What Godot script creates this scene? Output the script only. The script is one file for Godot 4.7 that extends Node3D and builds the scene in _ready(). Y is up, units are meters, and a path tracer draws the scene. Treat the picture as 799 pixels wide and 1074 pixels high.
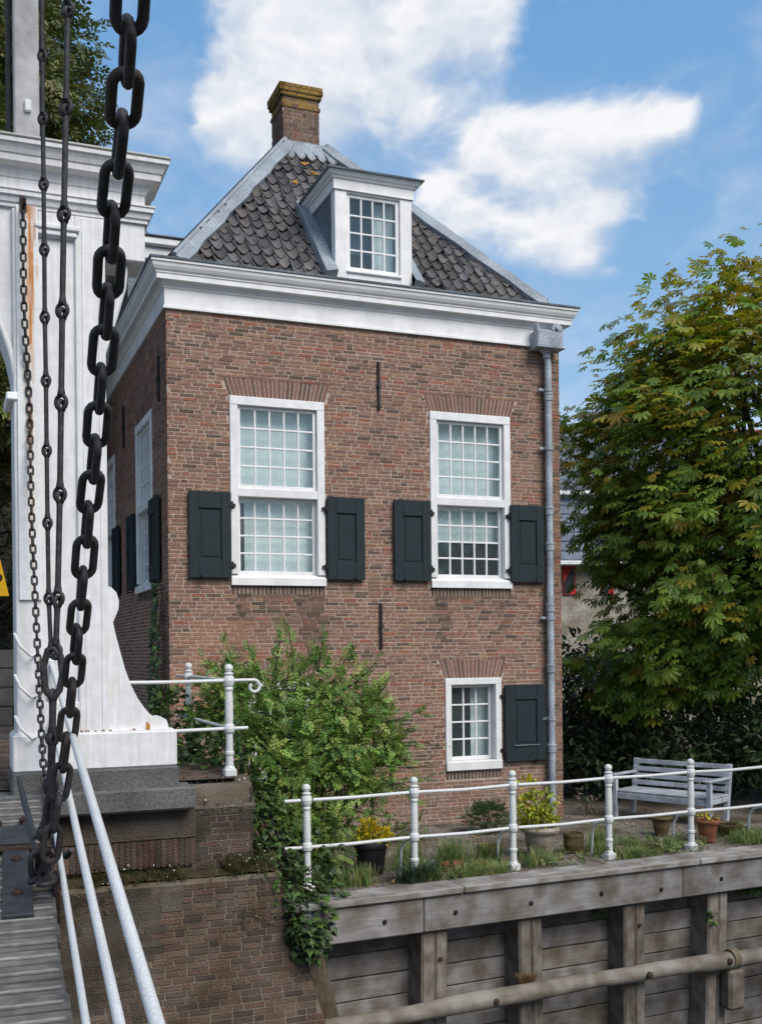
extends Node3D
# A brick house beside a canal, seen from a timber drawbridge with a white gate.
# Units are metres, y is up; the garden terrace lies at y = 0, the street and the bridge abutment at y = 1.1.

const YAW := 0.3768                       # turn of the house, the gate and the street
const CORNER := Vector3(-2.4363, 0.0, -12.5)   # near corner of the house
const EYE := 2.21

var HF := Transform3D(Basis(Vector3.UP, YAW), CORNER)            # house frame: x along the front, z outwards to the canal
var QF := Transform3D(Basis(Vector3.UP, 0.4410), Vector3(0.302, 0.0, -10.40))   # quay frame: x along the quay, z to the canal
var BF := Transform3D(Basis.from_euler(Vector3(0.1353, 0.3339, 0.0)), Vector3(-2.743, 1.10, -9.0))   # bridge frame: -z up the deck to the gate
var taken := {}
var M := {}
var rng := RandomNumberGenerator.new()


# ---------------------------------------------------------------- mesh builder
class MB:
	var v := PackedVector3Array()
	var n := PackedVector3Array()
	var c := PackedColorArray()
	var ix := PackedInt32Array()
	var col := Color.WHITE
	var xf := Transform3D()

	func vert(p: Vector3, nn: Vector3) -> int:
		v.append(xf * p)
		n.append((xf.basis * nn).normalized())
		c.append(col)
		return v.size() - 1

	func tri(a: Vector3, b: Vector3, d: Vector3) -> void:      # counter-clockwise seen from outside
		var nn := (b - a).cross(d - a).normalized()
		var i := vert(a, nn); vert(b, nn); vert(d, nn)
		ix.append_array(PackedInt32Array([i, i + 2, i + 1]))

	func quad(a: Vector3, b: Vector3, d: Vector3, e: Vector3) -> void:
		var nn := (d - a).cross(e - b).normalized()
		var i := vert(a, nn); vert(b, nn); vert(d, nn); vert(e, nn)
		ix.append_array(PackedInt32Array([i, i + 2, i + 1, i, i + 3, i + 2]))

	func box(a: Vector3, b: Vector3, back := true) -> void:
		var p := []
		for k in 8:
			p.append(Vector3(b.x if k & 1 else a.x, b.y if k & 2 else a.y, b.z if k & 4 else a.z))
		quad(p[4], p[5], p[7], p[6])
		if back: quad(p[1], p[0], p[2], p[3])
		quad(p[0], p[4], p[6], p[2]); quad(p[5], p[1], p[3], p[7])
		quad(p[6], p[7], p[3], p[2]); quad(p[0], p[1], p[5], p[4])

	func cbox(a: Vector3, b: Vector3, r: float) -> void:      # a box with chamfered edges
		var mid := (a + b) / 2
		var h := (b - a) / 2
		r = minf(r, minf(h.x, minf(h.y, h.z)) * 0.9)
		var q := h - Vector3(r, r, r)
		var P := func(s: Vector3, ax: int) -> Vector3:
			var o := Vector3(s.x * q.x, s.y * q.y, s.z * q.z)
			o[ax] = s[ax] * h[ax]
			return mid + o
		for ax in 3:
			var b1 := (ax + 1) % 3
			var b2 := (ax + 2) % 3
			for sg in [-1.0, 1.0]:
				var L := []
				for k in [[-1.0, -1.0], [1.0, -1.0], [1.0, 1.0], [-1.0, 1.0]]:
					var s := Vector3()
					s[ax] = sg; s[b1] = k[0]; s[b2] = k[1]
					L.append(P.call(s, ax))
				if sg > 0: quad(L[0], L[1], L[2], L[3])
				else: quad(L[3], L[2], L[1], L[0])
		for ax in 3:
			var b1 := (ax + 1) % 3
			var b2 := (ax + 2) % 3
			for s1 in [-1.0, 1.0]:
				for s2 in [-1.0, 1.0]:
					var lo := Vector3(); var hi := Vector3()
					lo[ax] = -1.0; hi[ax] = 1.0
					lo[b1] = s1; hi[b1] = s1; lo[b2] = s2; hi[b2] = s2
					var out := Vector3()
					out[b1] = s1; out[b2] = s2
					quad_out(P.call(lo, b1), P.call(hi, b1), P.call(hi, b2), P.call(lo, b2), out)
		for sx in [-1.0, 1.0]:
			for sy in [-1.0, 1.0]:
				for sz in [-1.0, 1.0]:
					var s := Vector3(sx, sy, sz)
					if sx * sy * sz > 0: tri(P.call(s, 0), P.call(s, 1), P.call(s, 2))
					else: tri(P.call(s, 0), P.call(s, 2), P.call(s, 1))

	func quad_out(a: Vector3, b: Vector3, d: Vector3, e: Vector3, out: Vector3) -> void:
		if (d - a).cross(e - b).dot(out) > 0: quad(a, b, d, e)
		else: quad(e, d, b, a)

	func tube(path: Array, r, sides := 8, closed := false, caps := true) -> void:
		var m := path.size()
		var prev := Vector3()
		var first := v.size()
		for k in m:
			var t: Vector3
			if closed: t = (path[(k + 1) % m] - path[(k - 1 + m) % m]).normalized()
			else: t = (path[mini(k + 1, m - 1)] - path[maxi(k - 1, 0)]).normalized()
			if k == 0:
				prev = t.cross(Vector3.UP if absf(t.y) < 0.9 else Vector3.RIGHT).normalized()
			else:
				prev = (prev - t * prev.dot(t)).normalized()
			var o := t.cross(prev)
			var rr: float = r[k] if r is Array else r
			for j in sides:
				var a := TAU * j / sides
				var d := prev * cos(a) + o * sin(a)
				vert(path[k] + d * rr, d)
		for k in (m if closed else m - 1):
			for j in sides:
				var a := first + k * sides + j
				var b := first + k * sides + (j + 1) % sides
				var d := first + ((k + 1) % m) * sides + (j + 1) % sides
				var e := first + ((k + 1) % m) * sides + j
				ix.append_array(PackedInt32Array([a, d, b, a, e, d]))
		if caps and not closed:
			for e in [0, m - 1]:
				var t: Vector3 = (path[1] - path[0]).normalized() * -1.0 if e == 0 else (path[m - 1] - path[m - 2]).normalized()
				var b = first + e * sides
				var mid := vert(path[e], t)
				var ring := []
				for j in sides:
					v.append(v[b + j]); n.append((xf.basis * t).normalized()); c.append(col)
					ring.append(v.size() - 1)
				for j in sides:
					var a: int = ring[j]
					var d: int = ring[(j + 1) % sides]
					if e == 0: ix.append_array(PackedInt32Array([mid, a, d]))
					else: ix.append_array(PackedInt32Array([mid, d, a]))

	func lathe(prof: Array, sides := 16, at := Vector3()) -> void:     # (radius, height) from the bottom up
		for k in prof.size() - 1:
			var a: Vector2 = prof[k]
			var b: Vector2 = prof[k + 1]
			var nn := Vector2(b.y - a.y, a.x - b.x).normalized()
			var first := v.size()
			for j in sides + 1:
				var t := TAU * j / sides
				var d := Vector3(cos(t), 0, sin(t))
				vert(at + d * a.x + Vector3.UP * a.y, d * nn.x + Vector3.UP * nn.y)
				vert(at + d * b.x + Vector3.UP * b.y, d * nn.x + Vector3.UP * nn.y)
			for j in sides:
				var i := first + j * 2
				ix.append_array(PackedInt32Array([i, i + 2, i + 1, i + 1, i + 2, i + 3]))

	func extrude(poly: PackedVector2Array, z0: float, z1: float) -> void:   # a polygon in xy, counter-clockwise, given depth along z
		var t := Geometry2D.triangulate_polygon(poly)
		for s in [0, 1]:
			var z := z1 if s else z0
			var first := v.size()
			for p in poly: vert(Vector3(p.x, p.y, z), Vector3(0, 0, 1 if s else -1))
			for k in range(0, t.size(), 3):
				var a := poly[t[k]]
				var b := poly[t[k + 1]]
				var d := poly[t[k + 2]]
				var ccw := (b - a).cross(d - a) > 0
				if ccw == (s == 1): ix.append_array(PackedInt32Array([first + t[k], first + t[k + 2], first + t[k + 1]]))
				else: ix.append_array(PackedInt32Array([first + t[k], first + t[k + 1], first + t[k + 2]]))
		var m := poly.size()
		var area := 0.0
		for k in m: area += poly[k].cross(poly[(k + 1) % m])
		for k in m:
			var a := poly[k]
			var b := poly[(k + 1) % m]
			if area < 0:
				var w := a
				a = b
				b = w
			quad(Vector3(a.x, a.y, z0), Vector3(b.x, b.y, z0), Vector3(b.x, b.y, z1), Vector3(a.x, a.y, z1))

	func sweep(prof: Array, corners: Array, closed := true) -> void:   # (out, up) profile along corners of [position, mitre]
		var m := corners.size()
		for k in (m if closed else m - 1):
			var p: Array = corners[k]
			var q: Array = corners[(k + 1) % m]
			for j in prof.size() - 1:
				var a: Vector2 = prof[j]
				var b: Vector2 = prof[j + 1]
				quad(p[0] + p[1] * a.x + Vector3.UP * a.y, q[0] + q[1] * a.x + Vector3.UP * a.y, q[0] + q[1] * b.x + Vector3.UP * b.y, p[0] + p[1] * b.x + Vector3.UP * b.y)

	func mesh() -> ArrayMesh:
		var a := []
		a.resize(Mesh.ARRAY_MAX)
		a[Mesh.ARRAY_VERTEX] = v
		a[Mesh.ARRAY_NORMAL] = n
		a[Mesh.ARRAY_COLOR] = c
		a[Mesh.ARRAY_INDEX] = ix
		var m := ArrayMesh.new()
		m.add_surface_from_arrays(Mesh.PRIMITIVE_TRIANGLES, a)
		return m


# ---------------------------------------------------------------- things and parts
func thing(called: String, label: String, category: String, xf := Transform3D(), group := "") -> Node3D:
	var o := Node3D.new()
	return tag(o, called, label, category, xf, group)


func tag(o: Node3D, called: String, label: String, category: String, xf := Transform3D(), group := "") -> Node3D:
	taken[called] = taken.get(called, -1) + 1
	o.name = called if taken[called] == 0 else "%s_%03d" % [called, taken[called]]
	add_child(o)
	o.transform = xf
	o.set_meta("label", label)
	o.set_meta("category", category)
	if group: o.set_meta("group", group)
	return o


func structure(called: String, mesh: Mesh, mat: Material, label := "", xf := Transform3D()) -> MeshInstance3D:
	var o := MeshInstance3D.new()
	o.mesh = mesh
	o.material_override = mat
	taken[called] = taken.get(called, -1) + 1
	o.name = called if taken[called] == 0 else "%s_%03d" % [called, taken[called]]
	add_child(o)
	o.transform = xf
	o.set_meta("kind", "structure")
	if label: o.set_meta("label", label)
	return o


func part(parent: Node3D, called: String, mesh, mat: Material, xf := Transform3D()) -> MeshInstance3D:
	var o := MeshInstance3D.new()
	o.mesh = mesh.mesh() if mesh is MB else mesh
	o.material_override = mat
	o.name = called
	parent.add_child(o, true)
	o.transform = xf
	return o


func group_part(parent: Node3D, called: String, xf := Transform3D()) -> Node3D:
	var o := Node3D.new()
	o.name = called
	parent.add_child(o, true)
	o.transform = xf
	return o


func many(parent: Node3D, called: String, mesh: Mesh, mat: Material, xs: Array, cols: Array, stuff := true) -> MultiMeshInstance3D:
	var mm := MultiMesh.new()
	mm.transform_format = MultiMesh.TRANSFORM_3D
	mm.use_colors = true
	mm.mesh = mesh
	mm.instance_count = xs.size()
	for k in xs.size():
		mm.set_instance_transform(k, xs[k])
		mm.set_instance_color(k, cols[k])
	var o := MultiMeshInstance3D.new()
	o.multimesh = mm
	o.material_override = mat
	o.name = called
	parent.add_child(o, true)
	if stuff: o.set_meta("kind", "stuff")
	return o


func at(p: Vector3, turn := 0.0) -> Transform3D:
	return Transform3D(Basis(Vector3.UP, turn), p)


func lin(r: float, g: float, b: float) -> Color:      # a linear base colour as an sRGB albedo
	return Color(r, g, b).linear_to_srgb()


# ---------------------------------------------------------------- materials
func noise_tex(seed_: int, freq: float, lo: float, hi: float, tint := Color.WHITE, type := FastNoiseLite.TYPE_SIMPLEX_SMOOTH, size := 512, oct := 5) -> NoiseTexture2D:
	var f := FastNoiseLite.new()
	f.seed = seed_
	f.noise_type = type
	f.frequency = freq
	f.fractal_octaves = oct
	var t := NoiseTexture2D.new()
	t.width = size; t.height = size
	t.seamless = true
	t.noise = f
	var g := Gradient.new()
	g.set_color(0, Color(lo * tint.r, lo * tint.g, lo * tint.b)); g.set_color(1, Color(hi, hi, hi))
	g.set_offset(0, 0.2); g.set_offset(1, 0.8)
	t.color_ramp = g
	return t


func mat(called: String, albedo: Color, rough: float, fine = null, fine_scale = Vector3.ONE, coarse = null, coarse_scale := 0.3, bump = null, bump_cm := 0.2, world := false, vcol := true) -> StandardMaterial3D:
	var m := StandardMaterial3D.new()
	m.resource_name = called
	m.albedo_color = albedo
	m.roughness = rough
	m.vertex_color_use_as_albedo = vcol
	m.metallic_specular = 0.4
	m.uv1_triplanar = true
	m.uv1_world_triplanar = world
	m.uv1_scale = fine_scale if fine_scale is Vector3 else Vector3.ONE * fine_scale
	if fine: m.albedo_texture = fine
	if coarse:
		m.detail_enabled = true
		m.detail_albedo = coarse
		m.detail_blend_mode = BaseMaterial3D.BLEND_MODE_MUL
		m.detail_uv_layer = BaseMaterial3D.DETAIL_UV_2
		m.uv2_triplanar = true
		m.uv2_world_triplanar = world
		m.uv2_scale = Vector3.ONE * coarse_scale
	if bump:
		m.heightmap_enabled = true
		m.heightmap_texture = bump
		m.heightmap_scale = bump_cm
	M[called] = m
	return m


func leaf_mat(called: String, back := 0.5, rough := 0.55) -> StandardMaterial3D:
	var m := StandardMaterial3D.new()
	m.resource_name = called
	m.vertex_color_use_as_albedo = true
	m.roughness = rough
	m.metallic_specular = 0.5
	m.cull_mode = BaseMaterial3D.CULL_DISABLED
	m.backlight_enabled = true
	m.backlight = Color(back, back, back * 0.7)
	M[called] = m
	return m


func make_materials() -> void:
	var grain := noise_tex(11, 0.03, 0.80, 1.0)
	var blotch := noise_tex(12, 0.008, 0.80, 1.0)
	var speck := noise_tex(13, 0.09, 0.74, 1.0)
	var soft := noise_tex(14, 0.012, 0.955, 1.0)
	var dirt := noise_tex(15, 0.01, 0.74, 1.0, Color(1.0, 0.96, 0.90))
	var relief := noise_tex(16, 0.06, 0.0, 1.0)
	var ripple := noise_tex(17, 0.02, 0.0, 1.0)
	mat("brick", Color.WHITE, 0.92, grain, 2.2, soft, 0.22, relief, 0.5, true)
	mat("old_brick", Color.WHITE, 0.92, speck, 1.8, dirt, 0.45, relief, 0.9, true)
	mat("mortar", lin(0.58, 0.465, 0.385), 0.95, grain, 2.0, soft, 0.22, relief, 0.4, true)
	mat("old_mortar", lin(0.30, 0.255, 0.205), 0.95, speck, 2.0, dirt, 0.45, relief, 0.6, true)
	mat("white_paint", lin(0.82, 0.815, 0.815), 0.45, soft, 0.8, soft, 0.25, relief, 0.03)
	mat("gate_paint", lin(0.77, 0.775, 0.795), 0.5, soft, 1.1, noise_tex(18, 0.020, 0.955, 1.0, Color(1, 0.99, 0.97)), 0.30, relief, 0.06)
	M["gate_paint"].uv2_scale = Vector3(1.6, 0.13, 1.6)
	mat("worn_paint", Color.WHITE, 0.6, soft, 1.5, null, 0.3, relief, 0.1)
	mat("shaded_mast_paint", lin(0.50, 0.49, 0.49), 0.6, soft, 1.1, blotch, 0.5, relief, 0.08)  # white paint greyed: the shade on the masts is put into the colour
	mat("rail_paint", lin(0.74, 0.77, 0.80), 0.4, noise_tex(20, 0.05, 0.88, 1.0, Color(1, 0.97, 0.92)), 2.5, soft, 0.3, relief, 0.08)
	mat("shutter_paint", lin(0.024, 0.036, 0.041), 0.6, soft, 2.0, soft, 0.5, relief, 0.03)
	M["shutter_paint"].metallic_specular = 0.28
	mat("tile", Color.WHITE, 0.7, speck, 2.5, blotch, 0.6, relief, 0.4, true)
	mat("lead", lin(0.40, 0.44, 0.485), 0.5, grain, 1.4, blotch, 0.5, relief, 0.12)
	mat("dark_lead", lin(0.20, 0.235, 0.28), 0.5, grain, 1.4, blotch, 0.5, relief, 0.1)
	mat("zinc", lin(0.50, 0.56, 0.63), 0.45, grain, 2.0, blotch, 0.7, relief, 0.06)
	M["zinc"].metallic = 0.0
	mat("iron", lin(0.026, 0.027, 0.031), 0.5, grain, 4.0, blotch, 1.5, relief, 0.1)
	mat("strap_iron", lin(0.060, 0.065, 0.078), 0.55, grain, 4.0, blotch, 1.5, relief, 0.1)
	mat("rust_iron", lin(0.085, 0.045, 0.030), 0.75, speck, 5.0, blotch, 2.5, relief, 0.2)
	mat("chain_iron", lin(0.066, 0.066, 0.074), 0.55, grain, 4.0, noise_tex(19, 0.02, 0.72, 1.0, Color(1, 0.90, 0.82)), 1.3, relief, 0.12, true)
	mat("worn_chain_iron", lin(0.082, 0.066, 0.058), 0.7, speck, 4.0, blotch, 1.3, relief, 0.2, true)
	mat("timber", Color.WHITE, 0.85, noise_tex(21, 0.035, 0.88, 1.0, Color(1, 0.99, 0.98)), Vector3(0.10, 3.2, 3.2), noise_tex(22, 0.012, 0.72, 1.0, Color(1, 0.95, 0.88)), 0.45, relief, 0.4)
	M["timber"].heightmap_texture = M["timber"].albedo_texture
	mat("post_timber", Color.WHITE, 0.88, noise_tex(24, 0.035, 0.84, 1.0, Color(1, 0.98, 0.96)), Vector3(3.2, 0.10, 3.2), noise_tex(25, 0.014, 0.72, 1.0, Color(1, 0.94, 0.87)), 0.5, relief, 0.4)
	M["post_timber"].heightmap_texture = M["post_timber"].albedo_texture
	mat("deck_timber", Color.WHITE, 0.9, noise_tex(26, 0.035, 0.84, 1.0, Color(1, 0.98, 0.95)), Vector3(0.10, 3.6, 3.6), noise_tex(27, 0.014, 0.80, 1.0), 0.9, relief, 0.12)
	M["deck_timber"].heightmap_texture = M["deck_timber"].albedo_texture
	mat("stone", lin(0.175, 0.17, 0.165), 0.85, grain, 2.0, blotch, 0.35, relief, 0.3)
	mat("soil", Color.WHITE, 0.98, noise_tex(28, 0.05, 0.62, 1.0, Color(1, 0.96, 0.92)), 0.7, dirt, 0.25, relief, 1.2, true)
	mat("cobble", lin(0.24, 0.21, 0.185), 0.92, speck, 1.5, dirt, 0.2, relief, 1.0, true)
	mat("clay", lin(0.42, 0.165, 0.09), 0.85, grain, 4.0, dirt, 1.5, relief, 0.3)
	mat("mossy_clay", lin(0.22, 0.16, 0.07), 0.9, grain, 4.0, dirt, 1.8, relief, 0.4)
	mat("pale_pot", lin(0.52, 0.46, 0.39), 0.85, grain, 3.0, dirt, 1.0, relief, 0.2)
	mat("black_plastic", lin(0.014, 0.014, 0.017), 0.4, soft, 3.0)
	mat("bench_paint", lin(0.50, 0.53, 0.58), 0.6, soft, 3.0, blotch, 0.8, relief, 0.1)
	mat("curtain", lin(0.64, 0.77, 0.77), 0.95, soft, 2.0)  # teal tint puts the sky reflected in the glass into the cloth colour
	mat("sky_reflection_blue", lin(0.20, 0.36, 0.46), 0.9, soft, 1.0)  # blue stands for the sky mirrored in the dormer panes
	mat("interior", lin(0.16, 0.15, 0.14), 0.95, soft, 1.0)
	mat("plaster", lin(0.50, 0.47, 0.41), 0.9, grain, 0.8, dirt, 0.2, relief, 0.4)
	mat("slate", lin(0.19, 0.225, 0.285), 0.6, grain, 1.2, blotch, 0.4, relief, 0.3)
	mat("red_paint", lin(0.45, 0.02, 0.015), 0.5, soft, 2.0)
	mat("yellow_paint", lin(0.75, 0.42, 0.01), 0.45, soft, 2.0)
	mat("black_paint", lin(0.02, 0.02, 0.02), 0.5, soft, 2.0)
	mat("bark", lin(0.11, 0.09, 0.067), 0.95, grain, Vector3(4, 0.8, 4), blotch, 0.8, relief, 1.5)
	var w := StandardMaterial3D.new()
	w.resource_name = "water"
	w.albedo_color = lin(0.018, 0.022, 0.016)
	w.roughness = 0.06
	w.uv1_triplanar = true; w.uv1_world_triplanar = true
	w.uv1_scale = Vector3.ONE * 0.35
	w.heightmap_enabled = true
	w.heightmap_texture = ripple
	w.heightmap_scale = 2.5
	M["water"] = w
	var g := StandardMaterial3D.new()
	g.resource_name = "window_glass"
	g.transparency = BaseMaterial3D.TRANSPARENCY_ALPHA
	g.albedo_color = Color(0.80, 0.92, 0.93, 0.03)
	g.roughness = 0.02
	g.metallic_specular = 1.0
	M["glass"] = g
	leaf_mat("leaf", 0.6)
	leaf_mat("chestnut_leaf", 0.95, 0.42)
	leaf_mat("grass", 0.4, 0.7)
	leaf_mat("petal", 0.5, 0.7)


# ---------------------------------------------------------------- sky
func sky_image(w: int) -> Image:
	var h := w / 2
	var img := Image.create(w, h, false, Image.FORMAT_RGBF)
	img.fill(Color(0.42, 0.45, 0.45))
	var coarse := sky_block(w / 4, 0, w / 4, 0, h / 8 + 2)
	coarse.resize(w, coarse.get_height() * 4, Image.INTERPOLATE_CUBIC)
	img.blit_rect(coarse, Rect2i(0, 0, w, h / 2 + 1), Vector2i.ZERO)
	# the part of the sky in front of the house is computed at full resolution by the same formula
	var x0 := int(w * 0.5 - w * 34.0 / 360.0)
	var x1 := int(w * 0.5 + w * 34.0 / 360.0)
	var y0 := int(h * (90.0 - 42.0) / 180.0)
	var fine := sky_block(w, x0, x1, y0, h / 2)
	img.blit_rect(fine, Rect2i(0, 0, x1 - x0, h / 2 - y0), Vector2i(x0, y0))
	var turned := Image.create(w, h, false, Image.FORMAT_RGBF)      # a panorama begins straight ahead
	turned.blit_rect(img, Rect2i(w / 2, 0, w / 2, h), Vector2i.ZERO)
	turned.blit_rect(img, Rect2i(0, 0, w / 2, h), Vector2i(w / 2, 0))
	return turned


func sky_block(w: int, x0: int, x1: int, y0: int, y1: int) -> Image:
	var h := w / 2
	var img := Image.create(x1 - x0, y1 - y0, false, Image.FORMAT_RGBF)
	var big := FastNoiseLite.new()
	big.seed = 5; big.frequency = 1.5; big.fractal_octaves = 5; big.fractal_gain = 0.52
	var small := FastNoiseLite.new()
	small.seed = 8; small.frequency = 6.0; small.fractal_octaves = 7; small.fractal_gain = 0.60
	var lump := FastNoiseLite.new()
	lump.seed = 19; lump.frequency = 1.0; lump.fractal_type = FastNoiseLite.FRACTAL_NONE
	# cloud heaps: bearing and height in degrees, then their half-widths
	var heaps := [[-5.8, 28.2, 3.6, 3.8], [-2.2, 29.2, 4.6, 3.0], [2.0, 29.6, 4.8, 2.6], [5.4, 29.8, 2.9, 1.9], [-7.6, 26.1, 2.4, 2.4], [-4.0, 26.0, 3.8, 2.2], [1.4, 26.6, 3.2, 1.8],
		[-1.0, 33.2, 6.5, 3.0], [4.6, 33.0, 4.0, 2.2], [-6.0, 31.5, 3.2, 2.4],
		[6.2, 24.6, 3.0, 2.6], [9.6, 24.4, 3.6, 2.4], [12.6, 24.9, 3.0, 2.0], [11.6, 21.8, 2.9, 1.6], [8.4, 20.9, 3.0, 1.7], [10.6, 19.8, 2.4, 1.3], [4.2, 21.6, 2.6, 1.7], [15.0, 25.4, 1.9, 1.3], [3.4, 23.0, 1.7, 1.1]]
	for y in range(y0, y1):
		var el := PI / 2 - (y + 0.5) / h * PI
		var eld := rad_to_deg(el)
		var se := clampf(sin(el), 0.0, 1.0)
		var k1 := pow(1.0 - se, 3.2)
		var sky := Color(0.090, 0.238, 0.475).lerp(Color(0.42, 0.595, 0.76), clampf(k1 * 1.05, 0, 1))
		for x in range(x0, x1):
			var az := ((x + 0.5) / w - 0.5) * TAU          # 0 is straight ahead (-z)
			var d := Vector3(sin(az) * cos(el), sin(el), -cos(az) * cos(el))
			var azd := rad_to_deg(az)
			var q := d * 1.0
			q.y *= 1.6
			var nb := big.get_noise_3dv(q * 1.3)
			var ns := small.get_noise_3dv(q * 1.1 + Vector3(nb, nb * 0.5, 0) * 0.25)
			var front := 1.0 - smoothstep(24.0, 34.0, absf(azd))
			front *= 1.0 - smoothstep(36.0, 44.0, eld)
			var heap := 0.0
			var above := 0.0
			if front > 0.0 and eld > 12.0:
				var left := 1.0
				var left2 := 1.0
				for b in heaps:
					var dx: float = (azd - b[0]) / b[2]
					var dy: float = (eld - b[1]) / b[3]
					var r2 := dx * dx + dy * dy
					if r2 < 5.0:
						left *= 1.0 - 0.80 * exp(-r2 * 1.35)
						var dy2: float = (eld + 1.3 - b[1]) / b[3]
						left2 *= 1.0 - 0.80 * exp(-(dx * dx + dy2 * dy2) * 1.35)
				heap = 1.0 - left
				above = 1.0 - left2
			# billows: rounded lumps with sharp creases between them
			var wq := q + Vector3(ns, nb, -ns) * 0.035
			var bill := 0.0
			var amp := 0.5
			var fr := 9.0
			for o in 5:
				bill += amp * (1.0 - 2.6 * absf(lump.get_noise_3dv(wq * fr)))
				amp *= 0.56
				fr *= 2.1
			bill -= 0.42
			var f_in := heap * 1.75 - 0.76 + ns * 0.60 + nb * 0.15 + bill * 0.30
			var f_out := nb * 1.25 + ns * 0.50 + bill * 0.40 - 0.12
			var dens: float = lerpf(f_out, f_in, front)
			var soft: float = 0.42 + 0.30 * smoothstep(-0.05, 0.25, above - heap + ns * 0.4)      # edges fray on the lower side
			var a := smoothstep(-soft, soft + 0.06, dens) * 0.98
			var veil := smoothstep(-0.25, 0.6, nb + ns * 0.9) * 0.30
			a = maxf(a, veil)
			var lit := clampf(0.66 + bill * 0.75 - (above - heap) * 1.1 - maxf(dens - 0.5, 0.0) * 0.10 + ns * 0.25, 0.0, 1.0)
			var cloud := Color(0.47, 0.52, 0.60).lerp(Color(0.70, 0.704, 0.716), lit)
			img.set_pixel(x - x0, y - y0, sky.lerp(cloud, a))
	return img


# ---------------------------------------------------------------- brickwork
const BRICKS := [Color(0.339, 0.178, 0.127), Color(0.391, 0.218, 0.159), Color(0.267, 0.158, 0.118), Color(0.348, 0.194, 0.141), Color(0.378, 0.204, 0.146), Color(0.315, 0.179, 0.131), Color(0.291, 0.187, 0.135), Color(0.363, 0.189, 0.135), Color(0.406, 0.160, 0.102), Color(0.329, 0.198, 0.148), Color(0.367, 0.213, 0.155), Color(0.300, 0.164, 0.118), Color(0.397, 0.233, 0.141), Color(0.170, 0.115, 0.090), Color(0.199, 0.131, 0.101), Color(0.397, 0.233, 0.168)]
const ARCH_BRICKS := [Color(0.290, 0.155, 0.125), Color(0.250, 0.140, 0.112), Color(0.320, 0.180, 0.145), Color(0.205, 0.130, 0.108)]
const OLD_BRICKS := [Color(0.160, 0.112, 0.088), Color(0.195, 0.136, 0.104), Color(0.112, 0.085, 0.072), Color(0.180, 0.110, 0.084), Color(0.138, 0.106, 0.088), Color(0.215, 0.150, 0.116)]


func intervals(a: float, b: float, y: float, holes: Array) -> Array:
	# what is left of [a, b] at height y; a hole is [x0, x1, y0, y1, spread], its sides leaning out by spread over its height
	var left := [[a, b]]
	for h in holes:
		if y <= h[2] or y >= h[3]: continue
		var lean: float = h[4] * (y - h[2]) / (h[3] - h[2]) if h.size() > 4 else 0.0
		var out := []
		for s in left:
			if h[0] - lean >= s[1] or h[1] + lean <= s[0]:
				out.append(s)
				continue
			if h[0] - lean > s[0]: out.append([s[0], h[0] - lean])
			if h[1] + lean < s[1]: out.append([h[1] + lean, s[1]])
		left = out
	return left


func lay_bricks(w: float, y0: float, y1: float, holes: Array, course: float, full: float, half: float, seed_: int) -> Array:
	# [x, y, length, kind] of every brick of a wall of width w: kind 0 a whole stretcher, 1 a whole header, 2 a cut one
	var r := RandomNumberGenerator.new()
	r.seed = seed_
	var joint := 0.0145
	var out := []
	var rows := int((y1 - y0) / course)
	for k in rows:
		var y := y0 + k * course
		for s in intervals(0.0, w, y + course / 2, holes):
			var x: float = s[0] - r.randf() * full
			while x < s[1]:
				var long := full if r.randf() < (0.88 if k % 2 else 0.45) else half
				var a: float = maxf(x, s[0])
				var b: float = minf(x + long - joint, s[1])
				if b - a > 0.03:
					var kind := 2
					if absf(b - a - (long - joint)) < 0.0005: kind = 0 if long == full else 1
					out.append([a, y, b - a, kind])
				x += long
	return out


func brick_color(r: RandomNumberGenerator, palette: Array) -> Color:
	var c: Color = palette[r.randi() % palette.size()]
	var f := r.randf_range(0.91, 1.09)
	return Color(c.r * f, c.g * f, c.b * f)


func build_bricks(wall: Node3D, bricks: Array, height: float, mat_: Material, palette: Array, picked: Callable, most: int, seed_: int, tint: Callable, full: float, half: float) -> void:
	# up to `most` whole bricks, those that stand nearest, are pieces of their own; the rest is one mesh
	var r := RandomNumberGenerator.new()
	r.seed = seed_
	var order := []
	for k in bricks.size():
		if bricks[k][3] < 2: order.append([picked.call(bricks[k]), k])
	order.sort_custom(func(a, b): return a[0] < b[0])
	var single := {}
	for k in mini(most, order.size()): single[order[k][1]] = true
	var shapes := {}
	var rest := MB.new()
	var proud := 0.004
	for k in bricks.size():
		var b: Array = bricks[k]
		if single.has(k):
			var c := r.randi() % palette.size()
			var key := [b[3], c]
			if not shapes.has(key):
				var m := MB.new()
				m.col = palette[c]
				m.box(Vector3(0, 0, -0.02), Vector3((full if b[3] == 0 else half) - 0.0145, height, proud), false)
				shapes[key] = m.mesh()
			part(wall, "brick", shapes[key], mat_, at(Vector3(b[0], b[1], r.randf_range(-0.002, 0.003))))
		else:
			rest.col = tint.call(b, brick_color(r, palette))
			var z := proud + r.randf_range(-0.002, 0.004)
			var fill := (1.0 - rest.col.a) * 0.0055      # bricks under a crust of dirt show hardly any joint
			rest.col.a = 1.0
			rest.box(Vector3(b[0] - fill, b[1] - fill, -0.02), Vector3(b[0] + b[2] + fill, b[1] + height + fill, z), false)
	part(wall, "brickwork", rest, mat_).set_meta("kind", "stuff")


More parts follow.
